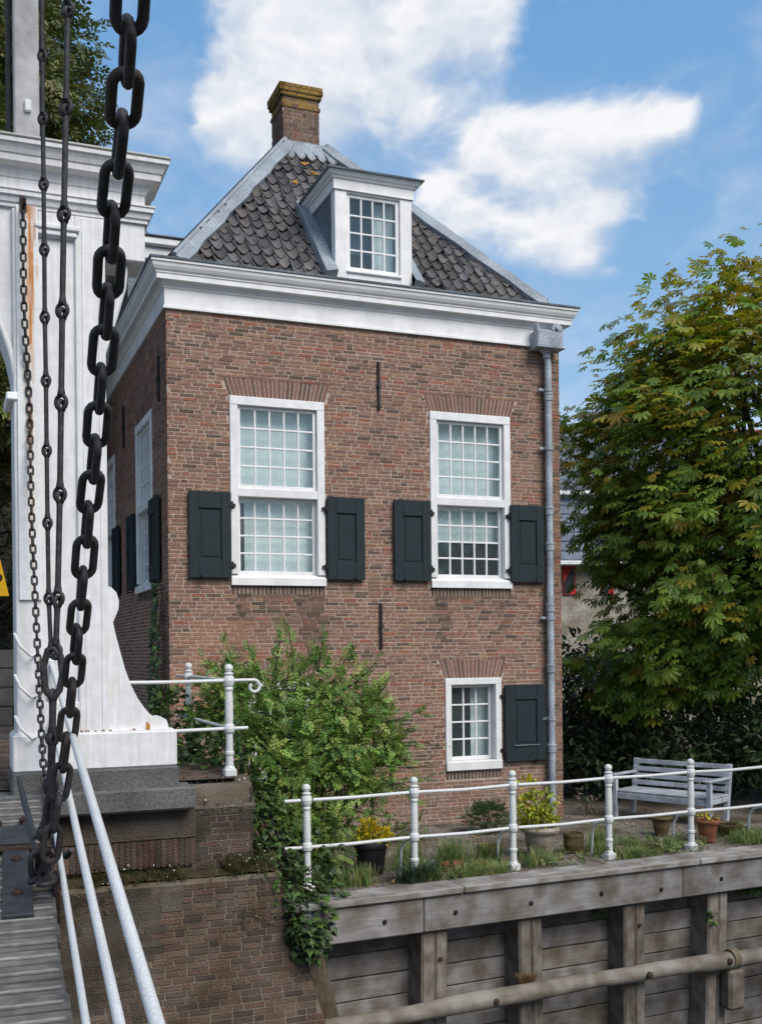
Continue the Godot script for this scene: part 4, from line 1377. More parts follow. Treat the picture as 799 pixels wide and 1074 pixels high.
func make_chains() -> void:
	var iron: Material = M["chain_iron"]
	# heavy lifting chain, from the balance beam down to the lug at the deck edge
	var heavy := [Vector3(-0.10, 5.05, -1.1), Vector3(-0.36, 4.88, -2.2), Vector3(-0.60, 4.70, -2.95), Vector3(-0.697, 4.465, -3.15), Vector3(-0.713, 4.372, -3.22), Vector3(-0.782, 4.197, -3.45), Vector3(-0.887, 4.071, -3.80), Vector3(-1.003, 3.875, -4.12), Vector3(-1.115, 3.640, -4.47), Vector3(-1.211, 3.403, -4.73), Vector3(-1.306, 3.146, -4.99), Vector3(-1.404, 2.897, -5.23), Vector3(-1.484, 2.630, -5.43), Vector3(-1.577, 2.361, -5.65), Vector3(-1.656, 2.137, -5.85), Vector3(-1.745, 1.853, -6.05), Vector3(-1.812, 1.615, -6.18), Vector3(-1.875, 1.364, -6.25), Vector3(-1.925, 1.117, -6.30), Vector3(-1.955, 0.87, -6.33)]
	var C := thing("lifting_chain", "heavy black iron chain of large oval links, the thickest chain, slanting across the gate", "chain", at(Vector3(-1.955, 0.87, -6.33)))
	hang_chain(C, heavy, 0.192, chain_link(0.262, 0.127, 0.0195), iron, 1)
	# thin chain from the hook on the gate to the railing foot
	var T := thing("thin_chain", "thin chain of small links hanging beside the orange rust streaks", "chain", at(Vector3(-2.25, 1.0, -7.3)))
	hang_chain(T, [HF * Vector3(-1.772, 5.80, 3.46), HF * Vector3(-1.775, 5.0, 3.48), Vector3(-2.80, 4.2, -8.70), Vector3(-2.745, 3.4, -8.55), Vector3(-2.66, 2.7, -8.35), Vector3(-2.56, 2.1, -8.10), Vector3(-2.43, 1.6, -7.75), Vector3(-2.335, 1.30, -7.50), Vector3(-2.26, 1.03, -7.32)], 0.066, chain_link(0.095, 0.056, 0.0088), iron)
	var hk := MB.new()
	hk.tube([Vector3(0.0, 0.06, 0), Vector3(0.03, -0.02, 0.02), Vector3(0.08, -0.10, 0.05), Vector3(0.15, -0.13, 0.10), Vector3(0.20, -0.08, 0.16)], [0.012, 0.022, 0.028, 0.026, 0.016], 8)
	part(T, "hook", hk, iron)
	# two hangers of linked eye bars that join above the lug
	var eyes_a := [[-1.924, 7.615], [-1.927, 7.215], [-1.929, 6.834], [-1.930, 6.447], [-1.930, 6.066], [-1.931, 5.692], [-1.933, 5.325], [-1.932, 4.944], [-1.932, 4.564], [-1.933, 4.170], [-1.930, 3.802], [-1.930, 3.395], [-1.929, 2.974], [-1.927, 2.534], [-1.916, 2.226]]
	var eyes_b := [[-1.753, 7.680], [-1.761, 7.099], [-1.771, 6.525], [-1.781, 5.958], [-1.797, 5.390], [-1.816, 4.769], [-1.831, 4.209], [-1.843, 3.675], [-1.856, 3.140], [-1.875, 2.533], [-1.890, 2.226]]
	for q in [[eyes_a, 0.0135, 0.033, "slender black hanger of short linked eye bars beside the thin chain"], [eyes_b, 0.0180, 0.044, "black hanger of long linked eye bars between slender hanger and heavy chain"]]:
		var e: Array = q[0]
		var last: Array = e[e.size() - 1]
		var o := Vector3(last[0], last[1], -6.30)
		var h := thing("eye_bar_hanger", q[3], "chain", at(o))
		for k in e.size() - 1:
			var top := Vector3(e[k][0], e[k][1], -6.30) - o
			var low := Vector3(e[k + 1][0], e[k + 1][1], -6.30) - o
			part(h, "eye_bar", eye_bar(top, low, q[1], q[2], true), iron)
	# the shackle, bar and links below them, down to the deck edge
	var o := Vector3(-1.95, 0.90, -6.30)
	var L := thing("hanger_shackle", "black iron shackle and bars joining both eye bar hangers to the deck edge", "shackle", at(o))
	var sh := MB.new()
	sh.tube([Vector3(-1.955, 2.02, -6.30) - o, Vector3(-1.962, 2.14, -6.30) - o, Vector3(-1.935, 2.235, -6.30) - o, Vector3(-1.900, 2.245, -6.30) - o, Vector3(-1.862, 2.20, -6.30) - o, Vector3(-1.852, 2.09, -6.30) - o, Vector3(-1.870, 2.0, -6.30) - o, Vector3(-1.905, 1.95, -6.30) - o, Vector3(-1.940, 1.985, -6.30) - o], 0.020, 10, true)
	part(L, "shackle", sh, iron)
	part(L, "eye_bar", eye_bar(Vector3(-1.908, 1.99, -6.30) - o, Vector3(-1.918, 1.72, -6.31) - o, 0.022, 0.040, true), iron)
	part(L, "eye_bar", eye_bar(Vector3(-1.918, 1.74, -6.31) - o, Vector3(-1.935, 1.44, -6.33) - o, 0.024, 0.045, false), iron)
	part(L, "eye_bar", eye_bar(Vector3(-1.935, 1.46, -6.33) - o, Vector3(-1.99, 1.16, -6.36) - o, 0.024, 0.042, true), iron)
	part(L, "eye_bar", eye_bar(Vector3(-1.99, 1.18, -6.36) - o, Vector3(-2.00, 0.90, -6.40) - o, 0.022, 0.042, false), iron)
	# the slack loops piled at the lug
	var small := chain_link(0.20, 0.105, 0.017)
	for q in [[Vector3(-1.99, 1.02, -6.38), 0.5, 0.9], [Vector3(-2.06, 0.98, -6.40), 1.4, 0.3], [Vector3(-1.985, 0.86, -6.44), 0.2, 1.6], [Vector3(-2.05, 0.90, -6.50), 2.3, 0.8]]:
		part(L, "link", small, iron, Transform3D(Basis.from_euler(Vector3(q[2], q[1], 0.5)), q[0] - o))
	var tb := MB.new()      # turnbuckle that leans away from the lug
	tb.tube([Vector3(-2.33, 1.42, -6.95) - o, Vector3(-2.24, 1.26, -6.80) - o, Vector3(-2.10, 1.10, -6.55) - o], [0.016, 0.022, 0.016], 8)
	tb.tube([Vector3(-2.28, 1.13, -6.92) - o, Vector3(-2.08, 1.02, -6.52) - o], 0.016, 8)
	part(L, "turnbuckle", tb, M["strap_iron"])
	# balance beam over the bridge, which carries the chains
	var p0 := Vector3(-2.90, 9.10, -8.86)
	var p1 := Vector3(0.12, 5.02, -0.90)
	var bb := thing("balance_beam", "long white balance beam sloping over the bridge from the mast top", "beam", Transform3D(Basis.looking_at((p0 - p1).normalized()), (p0 + p1) / 2))
	var bm := MB.new()
	var l := (p0 - p1).length() / 2
	bm.cbox(Vector3(-0.11, 0.0, -l), Vector3(0.11, 0.28, l), 0.02)
	part(bb, "timber", bm, M["gate_paint"])
	var bs := MB.new()
	bs.cbox(Vector3(-0.125, -0.02, l - 0.5), Vector3(0.125, 0.30, l - 0.3), 0.01)
	part(bb, "iron_band", bs, M["iron"])


func eye_bar(a: Vector3, b: Vector3, r: float, eye: float, turned: bool) -> MB:
	var m := MB.new()
	var d := (b - a).normalized()
	m.tube([a + d * (eye * 1.25), a + d * (eye * 2.0), (a + b) / 2, b - d * (eye * 1.9), b - d * (eye * 0.95)], [r * 1.1, r, r, r, r * 1.4], 8)
	# a ring square to the bridge at the lower end; a loop across it at the upper end, caught in the ring above
	for e in 2:
		var c: Vector3 = b if e else a + d * eye * 0.50
		var side := Vector3(0.95, 0, 0.31) if e == 1 else Vector3(-0.31, 0, 0.95)
		var rr := eye * (0.80 if e else 0.62)
		var ring := []
		for k in 14:
			var t := TAU * k / 14
			ring.append(c + (d * cos(t) * 1.15 + side * sin(t)) * rr)
		m.tube(ring, r * 0.72, 8, true)
	return m


# ---------------------------------------------------------------- ground, street, water, walls of the quay
func sheet(poly: Array, y: float) -> ArrayMesh:
	var m := MB.new()
	var p := PackedVector2Array()
	for q in poly: p.append(Vector2(q.x, q.z))
	var t := Geometry2D.triangulate_polygon(p)
	for k in range(0, t.size(), 3):
		var a := Vector3(p[t[k]].x, y, p[t[k]].y)
		var b := Vector3(p[t[k + 1]].x, y, p[t[k + 1]].y)
		var c := Vector3(p[t[k + 2]].x, y, p[t[k + 2]].y)
		if (b - a).cross(c - a).y > 0: m.tri(a, b, c)
		else: m.tri(a, c, b)
	return m.mesh()


func make_ground() -> void:
	# garden terrace and all land behind it
	var r := RandomNumberGenerator.new()
	r.seed = 41
	var nz := FastNoiseLite.new()
	nz.seed = 42; nz.frequency = 0.8
	var m := MB.new()
	var steps := 60
	for j in 26:      # the terrace near the house, with low bumps
		for i in steps:
			var q := []
			for d in [[0, 0], [1, 0], [1, 1], [0, 1]]:
				var x: float = -1.9 + (i + d[0]) * 0.2
				var z: float = 0.14 - (j + d[1]) * 0.2
				q.append(Vector3(x, 0.0 + 0.018 * nz.get_noise_2d(x * 2.0, z * 2.0) + 0.012 * nz.get_noise_2d(x * 9.0, z * 9.0), z))
			var e := nz.get_noise_2d(i * 0.35, j * 0.35)
			m.col = Color(0.345, 0.315, 0.285).lerp(Color(0.185, 0.158, 0.120), clampf(e * 1.4 + 0.15, 0, 1))
			m.quad(q[0], q[1], q[2], q[3])
	structure("terrace", m.mesh(), M["soil"], "trodden grey brown earth terrace between quay and house", QF)
	var g := [QF * Vector3(-1.95, 0, 0.10), QF * Vector3(90, 0, 0.10), Vector3(260, 0, -60), Vector3(260, 0, -300), Vector3(-260, 0, -300), HF * Vector3(-120, 0, -250), HF * Vector3(-0.3, 0, -9.0), HF * Vector3(-0.3, 0, 2.6)]
	var soil := MB.new()
	var sm := sheet(g, -0.045)
	var gm: StandardMaterial3D = M["soil"].duplicate()
	gm.albedo_color = lin(0.13, 0.115, 0.085)
	gm.vertex_color_use_as_albedo = false
	structure("ground", sm, gm, "bare brown garden ground reaching back past the house")
	# street at the level of the bridge
	var s := [HF * Vector3(-90, 0, 3.12), HF * Vector3(0.02, 0, 3.12), HF * Vector3(0.02, 0, 0.0), HF * Vector3(0.02, 0, -150), HF * Vector3(-160, 0, -150)]
	structure("street", sheet(s, 1.10), M["cobble"], "grey brown brick paved street level behind the gate")
	var b := MB.new()
	b.quad(Vector3(-90, -2.6, -0.02), Vector3(90, -2.6, -0.02), Vector3(90, -0.05, -0.02), Vector3(-90, -0.05, -0.02))
	# land on the far side of the canal
	var fb := MB.new()
	fb.box(Vector3(-90, -2.6, 31), Vector3(90, -0.55, 120))
	structure("far_bank", fb.mesh(), gm, "bare brown land on the far side of the canal", HF)
	# water
	var w := MB.new()
	w.quad(Vector3(-90, 0, 60), Vector3(90, 0, 60), Vector3(90, 0, -45), Vector3(-90, 0, -45))
	structure("canal_water", w.mesh(), M["water"], "dark still canal water below the quay", at(Vector3(0, -2.10, 0)))


func make_paving() -> void:
	# clinkers of the street that show through the gate
	var o := Node3D.new()
	o.name = "street_paving"
	add_child(o)
	o.transform = HF * at(Vector3(-4.6, 1.10, 3.0))
	o.set_meta("kind", "structure")
	var r := RandomNumberGenerator.new()
	r.seed = 61
	var shapes := []
	for k in 6:
		var m := MB.new()
		var c: Color = OLD_BRICKS[k]
		m.col = Color(c.r * 1.2, c.g * 1.25, c.b * 1.3)
		m.cbox(Vector3(0, -0.03, 0), Vector3(0.20, 0.012, 0.095), 0.006)
		shapes.append(m.mesh())
	var rest := []
	var cols := []
	var n := 0
	for j in 52:
		for i in 22:
			var p := Vector3(i * 0.208 + (0.104 if j % 2 else 0.0), r.randf_range(0.0, 0.005), -j * 0.102 - 0.1)
			if i >= 11 and n < 300:
				part(o, "clinker", shapes[r.randi() % 6], M["old_brick"], at(p))
				n += 1
			else:
				rest.append(at(p)); cols.append(Color(1, 1, 1) * r.randf_range(0.8, 1.2))
	many(o, "clinkers", shapes[1], M["old_brick"], rest, cols)


func make_abutment() -> void:
	var A := thing("bridge_abutment", "dark weathered brick bridge abutment under the gate, battered foot rising from canal", "wall", HF * at(Vector3(0, -1.75, 3.2)))
	var o := Vector3(0, -1.75, 3.2)
	var r := RandomNumberGenerator.new()
	r.seed = 51
	var up := func(v: Vector3) -> Vector3: return v - o
	# cores
	var core := MB.new()
	core.box(up.call(Vector3(-7.0, -2.6, 0.3)), up.call(Vector3(0.115, 1.06, 3.20)))
	part(A, "wall_core", core, M["old_mortar"])
	var low := MB.new()
	var p := [Vector3(-7.0, 0.30, 3.29), Vector3(0.31, 0.27, 3.29), Vector3(0.83, -1.75, 3.80), Vector3(-7.0, -1.75, 3.80), Vector3(-7.0, 0.41, 3.19), Vector3(0.16, 0.36, 3.12), Vector3(0.31, 0.27, 2.6), Vector3(0.83, -1.75, 2.6)]
	for k in p.size(): p[k] = up.call(p[k])
	low.quad(p[3], p[2], p[1], p[0])
	low.quad(p[2], p[7], p[6], p[1])
	low.tri(p[1], p[6], p[5])
	part(A, "foot_core", low, M["old_mortar"])
	var led := MB.new()      # earth and moss on the sloping ledge, in small uneven facets
	var nl := FastNoiseLite.new()
	nl.seed = 59; nl.frequency = 2.0
	for i in 90:
		for j in 5:
			var f := []
			for d in [[0, 0], [1, 0], [1, 1], [0, 1]]:
				var tx: float = (i + d[0]) / 90.0
				var ty: float = (j + d[1]) / 5.0
				var e: Vector3 = p[0].lerp(p[1], tx).lerp(p[4].lerp(p[5], tx), ty)
				var lift := 0.03 * nl.get_noise_2d(tx * 22.0, ty * 2.0) + 0.02 * nl.get_noise_2d(tx * 70.0, ty * 7.0)
				f.append(e + Vector3(0, lift + 0.012, 0.01 + lift * 0.5))
			var k := clampf(0.5 + 1.4 * nl.get_noise_2d(i * 0.35, j * 0.6), 0, 1)
			led.col = Color(0.115, 0.092, 0.066).lerp(Color(0.085, 0.085, 0.032), k)
			led.quad(f[0], f[1], f[2], f[3])
	part(A, "ledge", led, M["soil"])
	# battered face
	var h := 2.110
	var f := group_part(A, "foot", Transform3D(Basis(Vector3.RIGHT, -0.2439), up.call(Vector3(-2.9, -1.75, 3.80))))
	var nz := FastNoiseLite.new()
	nz.seed = 52; nz.frequency = 1.1
	var tint := func(b: Array, c: Color) -> Color:
		var e := nz.get_noise_2d(b[0] * 1.1, b[1] * 1.5) + 0.5 * nz.get_noise_2d(b[0] * 5.0, b[1] * 6.0) + clampf((2.35 - b[0]) * 0.35 + (b[1] - 1.25) * 0.35, -0.5, 0.4)
		var crust := clampf(e * 2.0 + 0.50, 0.0, 1.0)      # the crust of dirt and moss on the left and upper part
		c = c.lerp(Color(0.098, 0.088, 0.074), crust * 0.85)
		var lime := nz.get_noise_2d(b[0] * 2.2 + 90.0, b[1] * 2.6)
		if lime > 0.22: c = c.lerp(Color(0.26, 0.22, 0.18), minf((lime - 0.22) * 2.5, 0.5))
		if b[0] > 1.9 and b[1] < 0.9:
			c = c.lerp(Color(0.215, 0.110, 0.090), 0.45)
		return Color(c.r, c.g, c.b, 1.0 - crust)
	var near := func(b: Array) -> float:
		return Vector2(b[0] - 3.1, b[1] - 1.1).length()
	build_bricks(f, lay_bricks(3.73, 0.0, h - 0.01, [[3.73, 9.0, -0.001, h + 0.02, 0.53]], 0.054, 0.185, 0.094, 53), 0.0425, M["old_brick"], OLD_BRICKS, near, 300, 54, tint, 0.185, 0.094)
	# upper face right of the footing stones
	var u := group_part(A, "upper_face", at(up.call(Vector3(-0.40, 0.20, 3.20))))
	build_bricks(u, lay_bricks(0.512, 0.0, 0.60, [], 0.054, 0.185, 0.094, 55), 0.0425, M["old_brick"], OLD_BRICKS, near, 60, 56, tint, 0.185, 0.094)
	var rowl := MB.new()
	soldiers(rowl, 0.0, 0.512, 0.605, 0.675, 0.0, r, OLD_BRICKS)
	part(u, "rowlock", rowl, M["old_brick"]).set_meta("kind", "stuff")
	# side face towards the garden
	var sd := group_part(A, "garden_face", Transform3D(Basis(Vector3.UP, PI / 2), up.call(Vector3(0.115, 0.0, 3.20))))
	build_bricks(sd, lay_bricks(2.9, 0.0, 1.05, [], 0.054, 0.185, 0.094, 57), 0.0425, M["old_brick"], OLD_BRICKS, near, 0, 58, tint, 0.185, 0.094)
	# projecting courses under the gate: a plain band over a row of bricks on end
	var band := MB.new()
	band.col = Color(0.150, 0.125, 0.105)
	band.cbox(up.call(Vector3(-7.0, 0.62, 3.10)), up.call(Vector3(-0.40, 0.885, 3.265)), 0.012)
	part(A, "band", band, M["old_brick"])
	var sol := MB.new()
	sol.xf = at(up.call(Vector3(-3.0, 0, 3.255)))
	soldiers(sol, 0.0, 2.60, 0.385, 0.618, 0.0, r, OLD_BRICKS)
	sol.xf = Transform3D()
	sol.col = Color(0.15, 0.125, 0.10)
	sol.box(up.call(Vector3(-7.0, 0.40, 3.1)), up.call(Vector3(-0.41, 0.617, 3.25)))
	part(A, "soldier_course", sol, M["old_brick"]).set_meta("kind", "stuff")
	# footing stones and coping
	var x := -3.4
	for wd in [0.95, 1.0, 1.03]:
		var s := MB.new()
		s.cbox(up.call(Vector3(x, 0.888, 2.85)), up.call(Vector3(x + wd - 0.008, 1.085, 3.43)), 0.02)
		part(A, "footing_stone", s, M["stone"])
		x += wd
	var cp := MB.new()
	cp.col = Color(0.21, 0.185, 0.155)
	var c0 := Vector3(-0.43, 0.86, 3.235)
	cp.quad(up.call(c0), up.call(Vector3(0.14, 0.86, 3.235)), up.call(Vector3(0.14, 1.09, 2.98)), up.call(Vector3(-0.43, 1.09, 2.98)))
	cp.quad(up.call(Vector3(-0.43, 0.80, 3.21)), up.call(Vector3(0.14, 0.80, 3.21)), up.call(Vector3(0.14, 0.86, 3.235)), up.call(c0))
	cp.quad(up.call(Vector3(-0.43, 1.09, 2.98)), up.call(Vector3(0.14, 1.09, 2.98)), up.call(Vector3(0.14, 1.108, 0.05)), up.call(Vector3(-0.43, 1.108, 0.05)))
	cp.quad(up.call(Vector3(0.14, 0.86, 3.235)), up.call(Vector3(0.14, 0.80, 0.05)), up.call(Vector3(0.14, 1.108, 0.05)), up.call(Vector3(0.14, 1.09, 2.98)))
	part(A, "coping", cp, M["soil"])


func make_quay() -> void:
	var Q := thing("timber_quay_wall", "grey weathered timber quay wall with cap boards, posts and round waling log", "quay wall", QF * at(Vector3(0, -1.9, 0)))
	var r := RandomNumberGenerator.new()
	r.seed = 71
	var up := Vector3(0, 1.9, 0)
	var T: Material = M["timber"]
	# cap boards and the deep beam below them
	var seams := [-1.40, 0.28, 3.1, 6.3, 9.5, 13.0]
	for k in seams.size() - 1:
		var g := r.randf_range(0.9, 1.1)
		var m := MB.new()
		m.col = Color(0.380 * g, 0.366 * g, 0.356 * g)
		m.cbox(Vector3(seams[k] + 0.004, -0.058, 0.13), Vector3(seams[k + 1] - 0.004, 0.002 + r.randf_range(0, 0.012), 0.475), 0.012)
		part(Q, "cap_board", m, T, at(up))
	seams = [-1.34, -0.13, 2.9, 5.8, 9.0, 13.0]
	for k in seams.size() - 1:
		var g := r.randf_range(0.85, 1.1)
		var m := MB.new()
		m.col = Color(0.300 * g, 0.290 * g, 0.286 * g)
		m.cbox(Vector3(seams[k] + 0.003, -0.385, 0.20), Vector3(seams[k + 1] - 0.003, -0.066, 0.435), 0.012)
		part(Q, "fascia_beam", m, T, at(up))
	for q in [[-0.53, -0.24], [0.20, -0.235], [1.03, -0.24], [1.86, -0.235], [2.61, -0.27], [3.41, -0.24], [4.6, -0.24], [5.7, -0.24]]:
		var m := MB.new()
		m.tube([Vector3(q[0], q[1], 0.42), Vector3(q[0], q[1], 0.440)], 0.024, 10)
		m.tube([Vector3(q[0], q[1], 0.43), Vector3(q[0], q[1], 0.452)], 0.013, 8)
		part(Q, "bolt", m, M["iron"], at(up))
	# posts
	var px := [0.02, 1.07, 2.33, 3.44, 4.62, 5.75, 6.9, 8.0]
	for x in px:
		var g := r.randf_range(0.75, 1.05)
		var m := MB.new()
		m.col = Color(0.29 * g, 0.262 * g, 0.232 * g)
		m.xf = Transform3D(Basis(Vector3.FORWARD, r.randf_range(-0.03, 0.05)), up + Vector3(x, -0.39, 0))
		m.cbox(Vector3(-0.14, -2.6, 0.06), Vector3(0.0, 0.0, 0.375), 0.02)
		m.cbox(Vector3(0.004, -2.6, 0.06), Vector3(0.14, -0.004, 0.365), 0.025)
		part(Q, "post", m, M["post_timber"])
		if px.find(x) % 2: continue
		var bo := MB.new()
		bo.lathe([Vector2(0.022, 0), Vector2(0.022, 0.010), Vector2(0.0001, 0.014)], 8)
		part(Q, "bolt", bo, M["rust_iron"], Transform3D(Basis(Vector3.RIGHT, PI / 2), up + Vector3(x + 0.05, -0.62 - r.randf() * 0.1, 0.37)))
	# sheeting of long boards behind the posts
	var rows := [-0.39, -0.60, -0.82, -1.03, -1.25, -1.47, -1.70, -1.95, -2.2]
	for k in rows.size() - 1:
		var breaks := [-1.62, 2.33, 5.75, 9.2, 12.5] if k % 2 else [-1.62, 1.07, 4.62, 8.0, 12.5]
		for e in breaks.size() - 1:
			var x: float = breaks[e]
			var l: float = breaks[e + 1] - x
			var g := r.randf_range(0.7, 1.12)
			var m := MB.new()
			var wet := 1.0
			m.col = Color(0.275 * g * wet, 0.263 * g * wet, 0.254 * g * wet) if r.randf() < 0.7 else Color(0.27 * g * wet, 0.245 * g * wet, 0.215 * g * wet)
			var z := r.randf_range(0.085, 0.105)
			m.cbox(Vector3(x, rows[k + 1] + 0.007, 0.02), Vector3(x + l - 0.006, rows[k] - 0.003, z), 0.008)
			part(Q, "plank", m, T, at(up))
	# round log bolted along the posts
	var lg := MB.new()
	lg.col = Color(0.30, 0.28, 0.25)
	var path := []
	var rad := []
	for k in 34:
		var x := -1.45 + k * 0.40
		path.append(Vector3(x, -1.085 + 0.018 * sin(x * 1.1) + 0.006 * sin(x * 5.0), 0.475 + 0.012 * sin(x * 1.7)))
		rad.append(0.084 + 0.006 * sin(x * 2.3) + 0.004 * sin(x * 6.1))
	lg.tube(path, rad, 18)
	part(Q, "waling_log", lg, T, at(up))
	for x in [0.55, 2.35, 3.40, 4.7, 6.0]:
		var bo := MB.new()
		bo.lathe([Vector2(0.036, 0), Vector2(0.036, 0.02), Vector2(0.02, 0.035), Vector2(0.0001, 0.035)], 8)
		part(Q, "bolt", bo, M["rust_iron"], Transform3D(Basis(Vector3.RIGHT, PI / 2), up + Vector3(x, -1.08, 0.553)))
	# rope-bound joint of the log and the short fender blocks under it
	var rp := MB.new()
	rp.col = Color(0.32, 0.27, 0.18)
	for k in 5:
		var ring := []
		for j in 14:
			var t := TAU * j / 14
			ring.append(Vector3(3.48 + k * 0.018, -1.083 + 0.094 * cos(t), 0.475 + 0.096 * sin(t)))
		rp.tube(ring, 0.009, 6, true)
	part(Q, "rope_lashing", rp, M["post_timber"], at(up))
	for x in [3.54, 5.8]:
		var m := MB.new()
		m.col = Color(0.23, 0.20, 0.165)
		m.cbox(Vector3(x - 0.12, -1.62, 0.38), Vector3(x + 0.10, -1.19, 0.54), 0.03)
		part(Q, "fender_block", m, M["post_timber"], at(up))
	# leaning end board against the abutment
	var eb := MB.new()
	eb.col = Color(0.155, 0.128, 0.098)
	eb.xf = Transform3D(Basis(Vector3.FORWARD, -0.25).rotated(Vector3.UP, 0.0), up + Vector3(-1.20, -0.42, 0.36))
	eb.cbox(Vector3(-0.10, -1.6, -0.12), Vector3(0.075, 0.03, 0.045), 0.015)
	part(Q, "end_board", eb, M["post_timber"])


# ---------------------------------------------------------------- white iron railings
func rail_post() -> ArrayMesh:
	var m := MB.new()
	m.cbox(Vector3(-0.055, 0, -0.055), Vector3(0.055, 0.075, 0.055), 0.012)
	m.lathe([Vector2(0.05, 0.075), Vector2(0.042, 0.09), Vector2(0.036, 0.10), Vector2(0.034, 0.19), Vector2(0.042, 0.20), Vector2(0.042, 0.222), Vector2(0.033, 0.232), Vector2(0.031, 0.385), Vector2(0.046, 0.40), Vector2(0.052, 0.43), Vector2(0.046, 0.46), Vector2(0.033, 0.475), Vector2(0.037, 0.52), Vector2(0.036, 0.68), Vector2(0.031, 0.76), Vector2(0.040, 0.785), Vector2(0.034, 0.80), Vector2(0.046, 0.825), Vector2(0.054, 0.86), Vector2(0.046, 0.893), Vector2(0.030, 0.905), Vector2(0.044, 0.915), Vector2(0.044, 0.925), Vector2(0.022, 0.935), Vector2(0.033, 0.948), Vector2(0.040, 0.968), Vector2(0.035, 0.990), Vector2(0.020, 1.004), Vector2(0.0001, 1.008)], 16)
	return m.mesh()


func make_railings() -> void:
	var post := rail_post()
	var P: Material = M["rail_paint"]
	var R := thing("quay_railing", "white iron railing with ball-topped posts along the timber quay edge", "railing", QF)
	var xs := [-1.10, 0.0, 1.11, 2.29, 3.39, 4.5, 5.62, 6.74]
	var r := RandomNumberGenerator.new()
	r.seed = 81
	for x in xs:
		part(R, "post", post, P, Transform3D(Basis.from_euler(Vector3(r.randf_range(-0.012, 0.012), r.randf() * 0.3, r.randf_range(-0.012, 0.012))), Vector3(x, -0.01, 0)))
		var b := MB.new()
		b.tube([Vector3(x, 0.38, -0.02), Vector3(x - 0.005, 0.375, -0.12), Vector3(x - 0.01, 0.34, -0.21), Vector3(x - 0.01, 0.26, -0.27), Vector3(x - 0.01, -0.02, -0.30)], 0.014, 8)
		part(R, "stay", b, P)
	for y in [0.86, 0.43]:
		for k in xs.size() - 1:
			var m := MB.new()
			var a := Vector3(xs[k], y - 0.01, 0)
			var b := Vector3(xs[k + 1], y - 0.01, 0)
			if k == 0: a.x -= 0.22
			m.tube([a, (a + b) / 2 + Vector3(0, -0.006 - r.randf() * 0.006, 0), b], 0.0165, 10)
			part(R, "rail", m, P)
	for x in xs:
		for y in [0.85, 0.42]:
			for sg in [-1.0, 1.0]:
				if r.randf() < 0.45: continue
				var q := MB.new()
				q.tube([Vector3(x + sg * 0.044, y, 0), Vector3(x + sg * (0.052 + r.randf() * 0.012), y, 0)], 0.0178, 10)
				part(R, "rust_ring", q, M["rust_iron"])
	# the railing on the abutment, with a scroll at its end
	var o := Vector3(-0.037, 1.10, 3.016)
	var U := thing("abutment_railing", "short white railing with scrolled end on the abutment beside the gate", "railing", HF * at(o))
	part(U, "post", post, P)
	part(U, "post", post, P, at(Vector3(0.017, 0.0, -1.85)))
	for y in [0.86, 0.43]:
		var f := MB.new()
		f.tube([Vector3(-1.10, y, 0), Vector3(-0.5, y - 0.006, 0), Vector3(0.0, y, 0)], 0.0165, 10)
		part(U, "rail", f, P)
		var s := MB.new()
		s.tube([Vector3(0, y, 0), Vector3(0.017, y, -1.85), Vector3(0.02, y, -2.45)], 0.0165, 10)
		part(U, "rail", s, P)
	var sc := MB.new()
	var path := [Vector3(0, 0.86, 0), Vector3(0.14, 0.86, 0.0)]
	for k in 15:
		var t := -PI / 2 + k * 0.40
		var rr := 0.062 - k * 0.0022
		path.append(Vector3(0.23 + rr * cos(-t), 0.798 + rr * sin(-t), 0.0))
	sc.tube(path, 0.0155, 10)
	part(U, "scroll", sc, P)
	var st := MB.new()
	st.tube([Vector3(0, 0.43, 0), Vector3(0.17, 0.43, 0)], 0.0165, 10)
	part(U, "rail", st, P)


# ---------------------------------------------------------------- bench, pots, sign
func make_bench() -> void:
	var b := thing("garden_bench", "pale grey wooden slatted garden bench standing before the dark hedge", "bench", at(Vector3(3.70, 0.0, -13.93), -0.759))
	var P: Material = M["bench_paint"]
	var w := 0.66
	for sx in [-w, w]:
		var f := MB.new()
		f.cbox(Vector3(sx - 0.03, 0, 0.22), Vector3(sx + 0.03, 0.55, 0.28), 0.006)
		part(b, "leg", f, P)
		var k := MB.new()
		k.xf = Transform3D(Basis(Vector3.RIGHT, -0.16), Vector3(0, 0.34, -0.24))
		k.cbox(Vector3(sx - 0.03, -0.345, -0.03), Vector3(sx + 0.03, 0.40, 0.03), 0.006)
		part(b, "leg", k, P)
		var a := MB.new()
		a.cbox(Vector3(sx - 0.04, 0.545, -0.28), Vector3(sx + 0.04, 0.575, 0.31), 0.008)
		part(b, "armrest", a, P)
		var q := MB.new()
		q.cbox(Vector3(sx - 0.025, 0.27, -0.24), Vector3(sx + 0.025, 0.335, 0.22), 0.005)
		part(b, "seat_rail", q, P)
	for z in [-0.19, -0.09, 0.01, 0.11, 0.21]:
		var s := MB.new()
		s.cbox(Vector3(-w - 0.02, 0.338, z - 0.044), Vector3(w + 0.02, 0.362, z + 0.044), 0.006)
		part(b, "seat_slat", s, P)
	var ap := MB.new()
	ap.cbox(Vector3(-w + 0.03, 0.25, 0.235), Vector3(w - 0.03, 0.33, 0.262), 0.005)
	part(b, "apron", ap, P)
	for y in [0.08, 0.17, 0.26, 0.36]:
		var s := MB.new()
		s.xf = Transform3D(Basis(Vector3.RIGHT, -0.16), Vector3(0, 0.34, -0.24))
		s.cbox(Vector3(-w - 0.03, y - 0.031, 0.012), Vector3(w + 0.03, y + 0.031, 0.036), 0.006)
		part(b, "back_slat", s, P)


